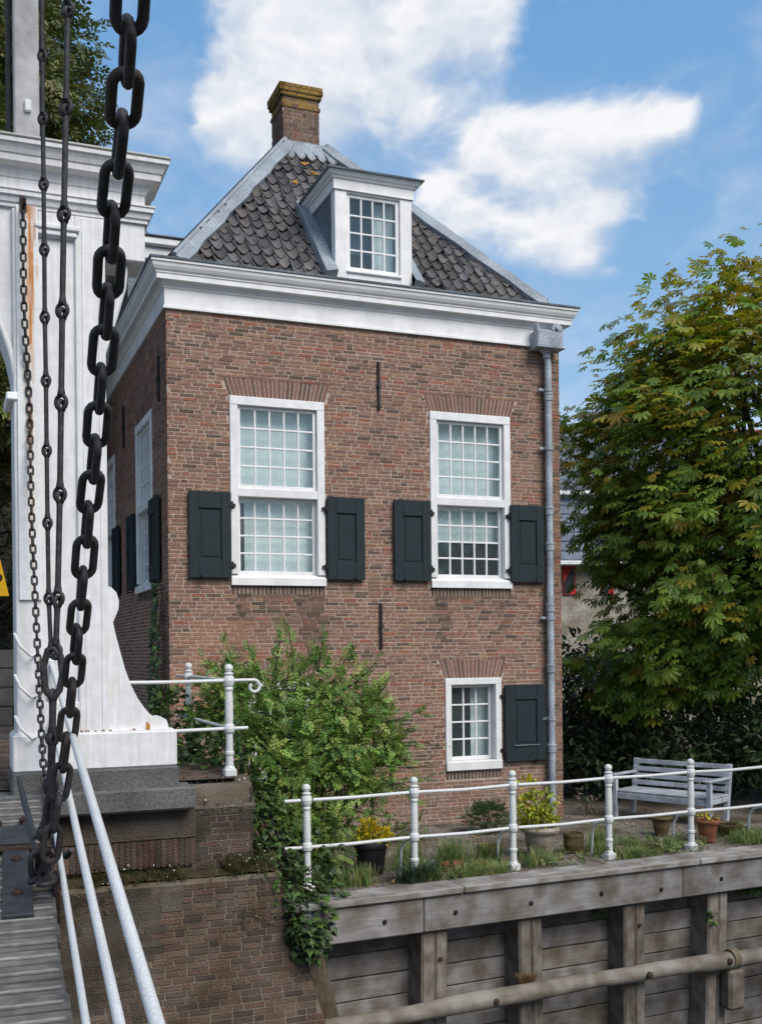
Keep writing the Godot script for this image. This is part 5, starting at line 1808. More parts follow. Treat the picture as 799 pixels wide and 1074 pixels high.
func pot(called: String, label: String, p: Vector3, prof: Array, mat_: Material, fill := 0.0) -> Node3D:
	var o := thing(called, label, "pot", at(p), "flower pots on the terrace")
	var m := MB.new()
	m.lathe(prof, 24)
	part(o, "body", m, mat_)
	if fill > 0:
		var s := MB.new()
		s.col = Color(0.05, 0.038, 0.026)
		var top: Vector2 = prof[prof.size() - 1]
		s.lathe([Vector2(top.x + 0.01, fill), Vector2(top.x * 0.5, fill + 0.02), Vector2(0.0001, fill + 0.022)], 16)
		part(o, "earth", s, M["soil"])
	return o


func potted(r0: float, r1: float, h: float, lip: float) -> Array:
	return [Vector2(0.0001, 0.0), Vector2(r0 - 0.01, 0.0), Vector2(r0, 0.012), Vector2(lerpf(r0, r1, 0.8), h * 0.80), Vector2(r1 + lip, h * 0.83), Vector2(r1 + lip * 1.4, h * 0.90), Vector2(r1 + lip, h - 0.01), Vector2(r1 + lip * 0.6, h), Vector2(r1 - 0.02, h - 0.004), Vector2(r1 - 0.025, h * 0.85)]


func make_pots() -> void:
	var q := func(x: float, z: float) -> Vector3: return QF * Vector3(x, 0.0, z)
	pot("flower_pot", "large pale stone-coloured pot holding a yellow-green shrub", q.call(1.716, -0.433), potted(0.125, 0.178, 0.33, 0.022), M["pale_pot"], 0.28)
	pot("flower_pot", "black plastic pot of bright yellow flowers", q.call(-0.243, -0.473), potted(0.12, 0.165, 0.33, 0.008), M["black_plastic"], 0.28)
	pot("flower_pot", "empty mossy brown clay pot beside the large pale pot", q.call(2.139, -0.426), [Vector2(0.0001, 0), Vector2(0.085, 0.0), Vector2(0.095, 0.015), Vector2(0.108, 0.10), Vector2(0.108, 0.17), Vector2(0.113, 0.20), Vector2(0.106, 0.225), Vector2(0.098, 0.225), Vector2(0.093, 0.17)], M["mossy_clay"], 0.15)
	pot("clay_bowl", "shallow mossy clay bowl on the ground left of the large pale pot", q.call(1.212, -0.632), [Vector2(0.0001, 0), Vector2(0.085, 0.0), Vector2(0.115, 0.05), Vector2(0.135, 0.125), Vector2(0.142, 0.14), Vector2(0.13, 0.145), Vector2(0.12, 0.12)], M["mossy_clay"], 0.09)
	pot("flower_pot", "empty tan clay pot in front of the garden bench seat", q.call(3.70, -0.87), potted(0.075, 0.115, 0.235, 0.014), M["mossy_clay"], 0.18)
	pot("flower_pot", "orange terracotta pot with small yellow plants before the bench end", q.call(3.89, -0.30), potted(0.085, 0.125, 0.26, 0.018), M["clay"], 0.22)
	pot("clay_bowl", "wide low ochre clay bowl beside the terracotta pot", q.call(4.44, -0.55), [Vector2(0.0001, 0), Vector2(0.10, 0.0), Vector2(0.145, 0.05), Vector2(0.165, 0.105), Vector2(0.165, 0.13), Vector2(0.15, 0.135), Vector2(0.14, 0.11)], M["mossy_clay"], 0.09)
	# low edging stones in the weeds
	var r := RandomNumberGenerator.new()
	r.seed = 88
	for e in [[2.62, -0.22, 0.34, 0.3, "longer rough brown edging stone in the weeds behind the railing"], [2.98, -0.20, 0.28, -0.2, "shorter rough brown edging stone in the weeds before the bench"], [0.55, -0.25, 0.26, 0.2, "longer orange clay edging brick in the weeds behind the railing"], [0.86, -0.24, 0.20, -0.3, "shorter orange clay edging brick nearer the shallow bowl"]]:
		var m := MB.new()
		m.col = Color(0.20, 0.165, 0.125) if e[0] > 2.0 else Color(0.34, 0.15, 0.07)
		m.cbox(Vector3(-e[2] / 2, -0.02, -0.06), Vector3(e[2] / 2, r.randf_range(0.06, 0.10), 0.06), 0.025)
		var o := MeshInstance3D.new()
		o.mesh = m.mesh()
		o.material_override = M["old_brick"]
		tag(o, "edging_stone", e[4], "stone", QF * at(Vector3(e[0], 0, e[1]), e[3]), "edging stones of the bed")


func make_sign() -> void:
	var s := thing("yellow_sign", "yellow sign board with a black dot on a thin post beyond the gate", "sign", at(Vector3(-4.48, 1.10, -12.5), 0.30))
	var m := MB.new()
	m.extrude(PackedVector2Array([Vector2(-0.19, 1.79), Vector2(0.19, 1.79), Vector2(0.095, 2.22), Vector2(-0.095, 2.22)]), -0.010, 0.010)
	part(s, "panel", m, M["yellow_paint"])
	var l := MB.new()
	l.tube([Vector3(0, 0, -0.03), Vector3(0, 2.2, -0.03)], 0.022, 10)
	part(s, "post", l, M["iron"])
	var d := MB.new()
	d.xf = Transform3D(Basis(Vector3.RIGHT, PI / 2), Vector3(0.07, 2.0, 0.010))
	d.lathe([Vector2(0.05, 0.0), Vector2(0.05, 0.004), Vector2(0.0001, 0.004)], 18)
	part(s, "dot", d, M["black_paint"])


# ---------------------------------------------------------------- leaves
func fan(m: MB, pts: Array, mid: Vector3) -> void:
	for k in pts.size() - 1: m.tri(mid, pts[k], pts[k + 1])


func oval_leaf(wide := 0.42) -> ArrayMesh:
	var m := MB.new()
	var b := Vector3.ZERO
	var t := Vector3(0, 1, -0.10)
	var c := Vector3(0, 0.5, -0.02)
	for s in [-1.0, 1.0]:
		var a := Vector3(s * wide * 0.42, 0.28, 0.06)
		var d := Vector3(s * wide * 0.46, 0.62, 0.05)
		if s > 0: m.tri(b, a, c); m.tri(c, a, d); m.tri(c, d, t)
		else: m.tri(b, c, a); m.tri(c, d, a); m.tri(c, t, d)
	return m.mesh()


func spray_leaf() -> ArrayMesh:
	# a short twig with seven small leaves
	var m := MB.new()
	var spots := [[0.12, 0.9], [0.25, -0.9], [0.42, 0.8], [0.56, -0.8], [0.72, 0.65], [0.84, -0.6], [0.95, 0.05]]
	for q in spots:
		var o := Vector3(0, q[0] * 0.75, 0)
		var d := Vector3(sin(q[1]), cos(q[1]), 0.15 * cos(q[0] * 9.0)).normalized()
		var s := Vector3(0, 0, 1).cross(d).normalized() * 0.085
		var mid := o + d * 0.16 + Vector3(0, 0, 0.02)
		var tip := o + d * 0.33 - Vector3(0, 0, 0.02)
		m.tri(o, mid + s * -1.0, tip)
		m.tri(o, tip, mid + s)
	m.tri(Vector3(-0.006, 0, 0), Vector3(0.006, 0, 0), Vector3(0, 0.75, 0))
	return m.mesh()


func ivy_leaf() -> ArrayMesh:
	var m := MB.new()
	var p := [Vector3(0, 0.05, 0), Vector3(0.30, -0.05, 0.02), Vector3(0.46, 0.32, -0.04), Vector3(0.24, 0.46, 0.02), Vector3(0.0, 0.95, -0.06), Vector3(-0.24, 0.46, 0.02), Vector3(-0.46, 0.32, -0.04), Vector3(-0.30, -0.05, 0.02), Vector3(0, 0.05, 0)]
	fan(m, p, Vector3(0, 0.34, 0.05))
	return m.mesh()


func palmate_leaf(tone: Color, tone2: Color) -> ArrayMesh:
	# seven drooping leaflets round a stalk's end: the leaf of a horse chestnut
	var m := MB.new()
	for k in 7:
		var a := (k - 3) * 0.62
		var l := 1.0 - 0.10 * absf(k - 3) - (0.16 if absf(k - 3) == 3 else 0.0)
		m.col = tone if k % 2 == 0 else tone2
		var d := Vector3(sin(a), cos(a), 0)
		var s := Vector3(cos(a), -sin(a), 0)
		var dz := Vector3(0, 0, 1)
		var b := d * 0.03
		var q1 := d * l * 0.32 - dz * 0.02
		var q2 := d * l * 0.70 - dz * 0.06
		var q3 := d * l * 0.97 - dz * 0.17
		for sg in [-1.0, 1.0]:
			var e1: Vector3 = q1 + s * sg * 0.085 * l + dz * 0.03
			var e2: Vector3 = q2 + s * sg * 0.165 * l + dz * 0.035
			if sg > 0: m.tri(b, q1, e1); m.quad(q1, q2, e2, e1); m.tri(q2, q3, e2)
			else: m.tri(b, e1, q1); m.quad(q1, e1, e2, q2); m.tri(q2, e2, q3)
	return m.mesh()


func grass_tuft(blades: int, lean: float, seed_: int) -> ArrayMesh:
	var r := RandomNumberGenerator.new()
	r.seed = seed_
	var m := MB.new()
	for k in blades:
		var a := r.randf() * TAU
		var d := Vector3(cos(a), 0, sin(a))
		var s := Vector3(-sin(a), 0, cos(a)) * 0.014
		var o := d * r.randf() * 0.12
		var h := r.randf_range(0.6, 1.0)
		var l := lean * r.randf_range(0.4, 1.2)
		var p1 := o + Vector3(0, h * 0.5, 0) + d * l * 0.25
		var p2 := o + Vector3(0, h * 0.85, 0) + d * l * 0.7
		var p3 := o + Vector3(0, h * 0.9, 0) + d * l
		m.quad(o - s, o + s, p1 + s * 0.9, p1 - s * 0.9)
		m.quad(p1 - s * 0.9, p1 + s * 0.9, p2 + s * 0.6, p2 - s * 0.6)
		m.tri(p2 - s * 0.6, p2 + s * 0.6, p3)
	return m.mesh()


func in_ball(r: RandomNumberGenerator) -> Vector3:
	while true:
		var p := Vector3(r.randf_range(-1, 1), r.randf_range(-1, 1), r.randf_range(-1, 1))
		if p.length_squared() <= 1.0: return p
	return Vector3.ZERO


func pick(r: RandomNumberGenerator, palette: Array) -> Color:
	var a: Color = palette[r.randi() % palette.size()]
	var f := r.randf_range(0.75, 1.25)
	return Color(a.r * f, a.g * f, a.b * f)


func leaf_frame(r: RandomNumberGenerator, out: Vector3, droop: float, rough: float) -> Basis:
	var y := (out + in_ball(r) * rough + Vector3.DOWN * droop).normalized()
	var n := (Vector3.UP * 0.9 + out * 0.5 + in_ball(r) * rough)
	var z := (n - y * n.dot(y)).normalized()
	return Basis(y.cross(z), y, z)


func cloud_of_leaves(r: RandomNumberGenerator, blobs: Array, size0: float, size1: float, palette: Array, droop: float, rough: float, xs: Array, cols: Array, inner := 0.35) -> void:
	# blobs: [centre, radii, count]; leaves lie denser towards each blob's skin
	for b in blobs:
		var c: Vector3 = b[0]
		var rad: Vector3 = b[1]
		for k in int(b[2]):
			var d := in_ball(r)
			if d.length() < inner: d = d.normalized() * r.randf_range(inner, 1.0)
			var s := r.randf_range(size0, size1)
			xs.append(Transform3D(leaf_frame(r, d.normalized(), droop, rough).scaled(Vector3.ONE * s), c + d * rad))
			cols.append(pick(r, palette))


func limb(m: MB, a: Vector3, b: Vector3, r0: float, r1: float, r: RandomNumberGenerator, bend := 0.12) -> void:
	var path := []
	var rad := []
	var l := (b - a).length()
	var off := in_ball(r) * l * bend
	for k in 6:
		var t := k / 5.0
		path.append(a.lerp(b, t) + off * sin(t * PI))
		rad.append(lerpf(r0, r1, t))
	m.tube(path, rad, 7)


func crown_blobs(r: RandomNumberGenerator, c: Vector3, rad: Vector3, clumps: int, size: float, leaves: int, flat := 0.6) -> Array:
	# clumps of leaves over and inside an uneven ellipsoid
	var out := []
	for k in clumps:
		var d := in_ball(r)
		if k % 4 != 0: d = d.normalized() * r.randf_range(0.72, 1.0)
		var s := size * r.randf_range(0.7, 1.3)
		out.append([c + d * rad, Vector3(s, s * flat, s), leaves])
	return out


# ---------------------------------------------------------------- trees
func make_chestnut() -> void:
	var base := Vector3(6.35, 0.0, -16.2)
	var T := thing("chestnut_tree", "broad horse chestnut with yellowing palmate leaves beside the house", "tree", at(base))
	var r := RandomNumberGenerator.new()
	r.seed = 7
	var tr := MB.new()
	tr.tube([Vector3(0, -0.2, 0), Vector3(0.02, 0.4, 0), Vector3(0.0, 1.4, 0.05), Vector3(-0.05, 2.4, 0.0)], [0.34, 0.25, 0.21, 0.19], 12)
	part(T, "trunk", tr, M["bark"])
	var c := Vector3(0.0, 4.75, 0.15)
	var rad := Vector3(3.55, 2.85, 2.75)
	var blobs := []
	var k := 0
	while k < 460:
		var d := in_ball(r)
		if k % 6 != 0: d = d.normalized() * r.randf_range(0.80, 1.0)
		# the crown swells and caves in with its bearing, and is shorn off below
		var w := 1.0 + 0.06 * sin(d.x * 5.0 + d.y * 4.0) + 0.05 * sin(d.z * 7.0 - d.y * 6.0)
		var p := c + d * rad * w
		if p.y < 1.5: p.y = 1.5 + r.randf() * 0.5
		k += 1
		var s := r.randf_range(0.34, 0.80)
		if p.y > 2.3 and p.y < 5.2 and p.x - s * 0.8 < -3.6: continue
		blobs.append([p, Vector3(s, s * r.randf_range(0.55, 0.9), s), 40])
	for i in 70:      # a shoulder of the crown towards the house
		var d := in_ball(r)
		var s := r.randf_range(0.38, 0.66)
		var p := Vector3(-2.25, 4.9, 0.3) + d * Vector3(1.2, 1.8, 1.5)
		if p.y > 2.3 and p.y < 5.2 and p.x - s * 0.8 < -3.6: continue
		blobs.append([p, Vector3(s, s * 0.6, s), 36])
	for i in 44:      # low boughs towards the house
		var d := in_ball(r)
		var s := r.randf_range(0.3, 0.55)
		blobs.append([Vector3(-2.45, 2.0, 0.6) + d * Vector3(1.0, 0.65, 1.2), Vector3(s, s * 0.6, s), 34])
	var lim := MB.new()
	for i in range(0, blobs.size(), 7):
		limb(lim, Vector3(-0.03, 2.0 + r.randf() * 1.6, 0), blobs[i][0], 0.075, 0.015, r)
	part(T, "limbs", lim, M["bark"])
	var green := [Color(0.176, 0.287, 0.046), Color(0.208, 0.329, 0.049), Color(0.136, 0.236, 0.040), Color(0.253, 0.366, 0.052), Color(0.230, 0.321, 0.049), Color(0.309, 0.392, 0.057)]
	var turn := [Color(0.370, 0.325, 0.036), Color(0.414, 0.325, 0.036), Color(0.358, 0.224, 0.029), Color(0.325, 0.314, 0.036)]
	var crown := group_part(T, "crown")
	var all := []
	for b in blobs:
		var bc: Vector3 = b[0]
		var br: Vector3 = b[1]
		var age := clampf((bc.y - 3.2) / 4.5, 0.0, 1.0) * 0.55 + 0.10      # more yellow leaves in the upper crown
		if r.randf() < 0.12: age += 0.35
		for q in int(b[2]):
			var d := in_ball(r)
			var out := (bc + d * br - c).normalized()
			out.y *= 0.4
			var f := leaf_frame(r, out.normalized(), 0.45, 0.70)
			var s := r.randf_range(0.08, 0.17) if r.randf() < 0.6 else r.randf_range(0.15, 0.24)
			all.append([Transform3D(f.scaled(Vector3.ONE * s), bc + d * br), r.randf() < age])
	var shapes := []
	for g in green: shapes.append(palmate_leaf(g, Color(g.r * 0.85, g.g * 0.88, g.b)))
	for g in turn: shapes.append(palmate_leaf(g, Color(g.r * 0.8, g.g * 0.92, g.b)))
	var eye := Vector3(0, EYE, 0) - base
	all.sort_custom(func(a, b): return (a[0].origin - eye).length_squared() < (b[0].origin - eye).length_squared())
	var white := palmate_leaf(Color(1, 1, 1), Color(0.85, 0.9, 0.9))
	var xs := []
	var cols := []
	for i in all.size():
		if i < 300:
			part(crown, "leaf", shapes[(6 + r.randi() % 4) if all[i][1] else r.randi() % 6], M["chestnut_leaf"], all[i][0])
		else:
			xs.append(all[i][0])
			cols.append(pick(r, turn if all[i][1] else green))
	many(crown, "foliage", white, M["chestnut_leaf"], xs, cols)


func leafy_tree(called: String, label: String, base: Vector3, high: float, c: Vector3, rad: Vector3, clumps: int, size: float, leaves: int, leaf: Mesh, l0: float, l1: float, palette: Array, seed_: int, group := "") -> void:
	var T := thing(called, label, "tree", at(base), group)
	var r := RandomNumberGenerator.new()
	r.seed = seed_
	var tr := MB.new()
	var w := high * 0.035
	tr.tube([Vector3(0, -0.2, 0), Vector3(0, 0.5, 0), Vector3(0.05, high * 0.4, 0.03), Vector3(0, high * 0.75, 0)], [w * 1.4, w, w * 0.8, w * 0.4], 10)
	part(T, "trunk", tr, M["bark"])
	var blobs := crown_blobs(r, c, rad, clumps, size, leaves)
	var lim := MB.new()
	for i in range(0, blobs.size(), 6):
		limb(lim, Vector3(0, high * r.randf_range(0.3, 0.7), 0), blobs[i][0], w * 0.3, w * 0.06, r)
	part(T, "limbs", lim, M["bark"])
	var xs := []
	var cols := []
	cloud_of_leaves(r, blobs, l0, l1, palette, 0.3, 0.7, xs, cols, 0.2)
	many(T, "crown", leaf, M["leaf"], xs, cols)


func make_trees() -> void:
	var spray := spray_leaf()
	var street := [Color(0.095, 0.130, 0.034), Color(0.125, 0.155, 0.042), Color(0.072, 0.105, 0.028), Color(0.155, 0.170, 0.050), Color(0.185, 0.175, 0.060)]
	leafy_tree("street_tree", "tall street tree rising behind the white gate", Vector3(-7.6, 1.1, -18.0), 9.5, Vector3(0.0, 8.6, 0.6), Vector3(3.1, 5.2, 3.0), 430, 0.70, 80, spray, 0.24, 0.40, street, 301, "trees along the street")
	var dark := [Color(0.026, 0.046, 0.014), Color(0.036, 0.060, 0.016), Color(0.020, 0.038, 0.012)]
	leafy_tree("street_tree", "dark low tree seen through the arch of the gate", Vector3(-9.4, 1.1, -24.0), 6.0, Vector3(0, 4.2, 0), Vector3(2.6, 3.2, 2.6), 120, 0.7, 55, spray, 0.26, 0.4, dark, 302, "trees along the street")
	# trees over the water, which the window panes mirror
	var bank := [Color(0.030, 0.058, 0.012), Color(0.045, 0.078, 0.015), Color(0.06, 0.09, 0.018)]
	leafy_tree("bank_tree", "tall leafy tree on the far bank of the canal", HF * Vector3(13.5, -0.6, 14.0), 10.0, Vector3(0, 7.5, 0), Vector3(3.0, 4.2, 3.0), 120, 0.8, 45, spray, 0.3, 0.5, bank, 303, "trees on the far bank")
	for q in [[-6.0, 37.0, 6.5, "round-crowned tree on the far bank facing the house"], [1.5, 39.0, 7.2, "broad tree on the far bank facing the house"], [9.0, 37.5, 6.8, "bushy tree on the far bank facing the garden"], [17.0, 36.0, 8.5, "high tree on the far bank facing the garden"], [25.0, 34.0, 8.0, "spreading tree far along the far bank"]]:
		leafy_tree("bank_tree", q[3], HF * Vector3(q[0], -0.6, q[1]), q[2], Vector3(0, q[2] * 0.58, 0), Vector3(3.6, q[2] * 0.5, 3.0), 90, 1.0, 40, spray, 0.4, 0.65, bank, 310 + int(q[2] * 10), "trees on the far bank")


func make_hedge() -> void:
	# dark evergreen growth under the chestnut, behind the bench
	var r := RandomNumberGenerator.new()
	r.seed = 91
	var leaf := oval_leaf(0.5)
	var dark := [Color(0.045, 0.080, 0.026), Color(0.060, 0.102, 0.032), Color(0.034, 0.064, 0.022), Color(0.075, 0.120, 0.040)]
	var bushes := [[Vector3(3.15, 0, -17.2), 1.0, 2.3, "tall dark evergreen shrub against the garden side of the house"], [Vector3(4.6, 0, -15.6), 1.1, 1.75, "dark evergreen shrub directly behind the bench back"], [Vector3(6.0, 0, -15.0), 1.2, 1.65, "low dark evergreen shrub by the bench end"], [Vector3(6.1, 0, -18.2), 1.5, 2.5, "large dark evergreen shrub below the chestnut trunk"], [Vector3(7.9, 0, -15.4), 1.4, 1.85, "broad dark evergreen shrub at the right of the bench"], [Vector3(4.6, 0, -19.0), 1.6, 2.7, "tall dark evergreen shrub behind the others under the chestnut"], [Vector3(9.8, 0, -17.5), 1.8, 2.5, "big dark evergreen shrub far along the quay"], [Vector3(3.5, 0, -16.3), 0.8, 1.5, "small dark evergreen shrub beside the house corner and bench"], [Vector3(2.9, 0, -20.5), 1.5, 2.6, "dark evergreen shrub far behind the house corner"]]
	for b in bushes:
		var T := thing("evergreen_shrub", b[3], "shrub", at(b[0]), "evergreen shrubs under the chestnut")
		var st := MB.new()
		var blobs := []
		for k in 34:
			var d := in_ball(r)
			d.y = absf(d.y) * 1.1 - 0.1
			blobs.append([Vector3(0, 0.35, 0) + Vector3(d.x * b[1], (d.y) * (b[2] - 0.35), d.z * b[1]), Vector3(0.34, 0.26, 0.34), 70])
			if k % 3 == 0: limb(st, Vector3(0, -0.05, 0), blobs[k][0], 0.03, 0.008, r)
		part(T, "stems", st, M["bark"])
		var xs := []
		var cols := []
		cloud_of_leaves(r, blobs, 0.085, 0.15, dark, 0.1, 0.8, xs, cols, 0.0)
		many(T, "foliage", leaf, M["leaf"], xs, cols)


# ---------------------------------------------------------------- shrubs, ivy, weeds
func make_plants() -> void:
	var r := RandomNumberGenerator.new()
	r.seed = 17
	var spray := spray_leaf()
	var ivy := ivy_leaf()
	var oval := oval_leaf(0.45)
	# the rambling shrub at the foot of the house, over the corner of the abutment
	var base := Vector3(-0.75, 0.0, -10.95)
	var S := thing("rambling_shrub", "large rambling green shrub sprawling in front of the house wall", "shrub", at(base))
	var hearts := [[-0.817, 1.536, -11.0, 0.55], [-0.42, 1.60, -11.3, 0.48], [-1.10, 1.75, -11.0, 0.42], [-1.45, 1.55, -11.0, 0.36], [-0.75, 1.05, -10.8, 0.50], [-0.35, 1.15, -11.1, 0.42], [-0.85, 0.70, -10.6, 0.42], [-1.15, 1.25, -10.7, 0.42], [-0.15, 1.50, -11.4, 0.34], [-0.55, 0.65, -10.9, 0.36], [0.06, 1.28, -11.3, 0.24], [-1.55, 1.95, -11.2, 0.26], [-0.15, 0.95, -11.1, 0.28], [-0.60, 0.35, -10.6, 0.34], [-1.75, 1.60, -11.3, 0.24], [-0.95, 1.30, -11.0, 0.45], [-0.60, 1.35, -11.1, 0.45], [-0.75, 1.60, -11.1, 0.40], [-1.05, 0.95, -10.9, 0.40]]
	var greens := [Color(0.122, 0.237, 0.043), Color(0.154, 0.283, 0.052), Color(0.091, 0.189, 0.037), Color(0.200, 0.308, 0.061), Color(0.264, 0.308, 0.068)]
	var st := MB.new()
	var xs := []
	var cols := []
	for h in hearts:
		var c := Vector3(h[0], h[1], h[2]) - base
		limb(st, Vector3(r.randf_range(-0.1, 0.1), -0.02, r.randf_range(-0.1, 0.1)), c, 0.028, 0.008, r, 0.2)
		for k in 12:
			var d := in_ball(r)
			var p: Vector3 = c + d * h[3]
			var s: float = h[3] * r.randf_range(0.28, 0.5)
			cloud_of_leaves(r, [[p, Vector3(s, s * 0.7, s), 27]], 0.08, 0.18, greens, 0.05, 0.8, xs, cols, 0.1)
			if k % 2 == 0: limb(st, c, p + d * s, 0.008, 0.003, r, 0.2)
	# long shoots that stand out of the mass
	for q in [[-0.15, 1.30, -11.35, 0.62, 1.22, -11.3], [-0.10, 1.05, -11.2, 0.50, 1.02, -11.2], [0.0, 1.45, -11.4, 0.42, 1.58, -11.3], [-1.10, 1.9, -11.0, -1.02, 2.42, -11.0], [-1.50, 1.9, -11.2, -1.62, 2.38, -11.2], [-0.50, 1.9, -11.3, -0.32, 2.22, -11.3], [-0.85, 1.9, -11.0, -0.70, 2.20, -11.0], [-1.2, 1.9, -11.0, -1.35, 2.30, -11.0], [-0.2, 1.6, -11.3, 0.10, 1.95, -11.3], [0.0, 0.9, -11.1, 0.30, 0.72, -11.0], [-0.30, 0.60, -11.0, 0.05, 0.55, -10.9], [-0.05, 1.2, -11.3, 0.30, 1.42, -11.2], [-0.9, 1.9, -11.0, -0.95, 2.5, -11.1], [-1.4, 1.8, -11.1, -1.85, 2.15, -11.2], [-0.4, 1.8, -11.2, -0.05, 2.1, -11.2], [-0.1, 0.8, -11.0, 0.42, 0.90, -11.0], [-0.65, 2.0, -11.1, -0.58, 2.36, -11.1]]:
		var a := Vector3(q[0], q[1], q[2]) - base
		var b := Vector3(q[3], q[4], q[5]) - base
		limb(st, a, b, 0.010, 0.003, r, 0.08)
		for k in 26:
			var p := a.lerp(b, r.randf()) + in_ball(r) * 0.055
			xs.append(Transform3D(leaf_frame(r, (b - a).normalized(), 0.0, 0.8).scaled(Vector3.ONE * r.randf_range(0.08, 0.15)), p))
			cols.append(pick(r, greens))
	part(S, "stems", st, M["bark"])
	many(S, "foliage", spray, M["leaf"], xs, cols)
	# ivy over the abutment corner, hanging over the quay end
	var I := thing("hanging_ivy", "ivy hanging over the abutment corner and the end of the timber quay", "ivy", at(Vector3(-1.05, 0.0, -10.0)))
	var io := Vector3(-1.05, 0.0, -10.0)
	xs = []
	cols = []
	var ig := [Color(0.028, 0.062, 0.012), Color(0.040, 0.085, 0.016), Color(0.055, 0.11, 0.020), Color(0.022, 0.048, 0.012), Color(0.075, 0.13, 0.022)]
	for b in [[-1.08, 0.62, -9.95, 0.24, 0.34, 190], [-0.98, 0.30, -9.85, 0.24, 0.30, 200], [-0.80, 0.08, -9.62, 0.24, 0.24, 230], [-0.64, -0.14, -9.42, 0.22, 0.26, 240], [-0.62, 0.30, -10.1, 0.26, 0.30, 130], [-0.60, -0.28, -9.34, 0.14, 0.18, 110], [-1.20, 0.85, -10.0, 0.22, 0.24, 140], [-0.50, 0.05, -9.72, 0.20, 0.12, 100], [-1.14, 0.22, -9.62, 0.14, 0.24, 80], [-0.74, -0.22, -9.40, 0.08, 0.26, 70]]:
		cloud_of_leaves(r, [[Vector3(b[0], b[1], b[2]) - io, Vector3(b[3], b[4], b[3] * 0.8), b[5]]], 0.045, 0.095, ig, 0.6, 0.6, xs, cols, 0.3)
	var iv := MB.new()
	limb(iv, Vector3(-1.15, 0.9, -10.1) - io, Vector3(-0.62, -0.45, -9.38) - io, 0.014, 0.006, r, 0.06)
	limb(iv, Vector3(-0.8, 0.0, -10.3) - io, Vector3(-1.1, 0.8, -10.1) - io, 0.02, 0.008, r, 0.06)
	part(I, "stems", iv, M["bark"])
	many(I, "foliage", ivy, M["leaf"], xs, cols)
	# ivy climbing at the street corner of the house
	var K := thing("climbing_ivy", "ivy climbing the street side corner of the brick house", "ivy", HF * at(Vector3(-0.05, 1.1, -0.4)))
	xs = []
	cols = []
	for k in 420:
		var y := pow(r.randf(), 1.4) * 1.95
		var z := r.randf_range(-0.35, 0.42) * (1.0 - y / 2.6)
		var f := leaf_frame(r, Vector3(-0.5, -0.3, 0.2), 0.5, 0.5)
		xs.append(Transform3D(f.scaled(Vector3.ONE * r.randf_range(0.045, 0.085)), Vector3(-0.02 - r.randf() * 0.09 * (1.3 - y / 2.0), y, z)))
		cols.append(pick(r, ig))
	var kv := MB.new()
	limb(kv, Vector3(0, 0, 0), Vector3(0.02, 1.8, 0.1), 0.015, 0.005, r, 0.03)
	limb(kv, Vector3(0, 0, 0), Vector3(0.02, 1.0, -0.2), 0.012, 0.005, r, 0.03)
	part(K, "stems", kv, M["bark"])
	many(K, "foliage", ivy, M["leaf"], xs, cols)
	# undergrowth on the abutment below the corner post
	var u := thing("abutment_undergrowth", "low green undergrowth between the two posts of the abutment railing", "plants", HF * at(Vector3(-0.05, 1.1, 2.2)))
	xs = []
	cols = []
	cloud_of_leaves(r, [[Vector3(-0.05, 0.15, -0.2), Vector3(0.30, 0.28, 0.55), 330], [Vector3(-0.1, 0.35, -1.2), Vector3(0.26, 0.45, 0.5), 320], [Vector3(0.12, 0.25, 0.5), Vector3(0.20, 0.25, 0.25), 150]], 0.05, 0.10, ig, 0.1, 0.8, xs, cols, 0.1)
	many(u, "foliage", ivy, M["leaf"], xs, cols)
	# small shrub against the wall, yellow shrub and flowers in pots, potted seedlings
	var leafset := func(called: String, label: String, cat: String, p: Vector3, blobs: Array, mesh: Mesh, s0: float, s1: float, pal: Array, droop: float) -> void:
		var o := thing(called, label, cat, at(p))
		var a := []
		var b := []
		cloud_of_leaves(r, blobs, s0, s1, pal, droop, 0.7, a, b, 0.25)
		var m := MB.new()
		for k in 5: limb(m, Vector3(0, -0.01, 0), blobs[k % blobs.size()][0] + in_ball(r) * 0.05, 0.007, 0.003, r, 0.1)
		part(o, "stems", m, M["bark"])
		many(o, "foliage", mesh, M["leaf"], a, b)
	var mid := [Color(0.055, 0.10, 0.030), Color(0.075, 0.125, 0.038), Color(0.045, 0.08, 0.025), Color(0.095, 0.14, 0.05)]
	leafset.call("round_shrub", "small round green shrub at the foot of the house wall", "shrub", Vector3(1.24, 0, -13.05), [[Vector3(0, 0.17, 0), Vector3(0.25, 0.17, 0.22), 300], [Vector3(0.05, 0.24, 0), Vector3(0.18, 0.12, 0.16), 130]], spray, 0.07, 0.12, mid, -0.3)
	var gold := [Color(0.42, 0.43, 0.03), Color(0.50, 0.46, 0.035), Color(0.32, 0.37, 0.035), Color(0.24, 0.29, 0.035)]
	leafset.call("golden_shrub", "yellow-green leafy shrub growing in the large pale pot", "shrub", QF * Vector3(1.70, 0.25, -0.433), [[Vector3(0, 0.13, 0), Vector3(0.19, 0.12, 0.16), 260], [Vector3(-0.05, 0.28, 0), Vector3(0.18, 0.16, 0.15), 190], [Vector3(-0.12, 0.48, -0.02), Vector3(0.10, 0.11, 0.1), 40], [Vector3(0.12, 0.38, -0.03), Vector3(0.09, 0.10, 0.09), 34]], oval, 0.055, 0.10, gold, 0.0)
	var yellow := [Color(0.62, 0.46, 0.012), Color(0.70, 0.55, 0.02), Color(0.55, 0.38, 0.01), Color(0.32, 0.30, 0.02)]
	leafset.call("yellow_flowers", "bright yellow flowers filling the black plastic pot", "flowers", QF * Vector3(-0.243, 0.28, -0.473), [[Vector3(0.03, 0.10, 0), Vector3(0.17, 0.08, 0.15), 330], [Vector3(-0.01, 0.17, 0), Vector3(0.08, 0.10, 0.07), 110]], oval, 0.04, 0.07, yellow, -0.3)
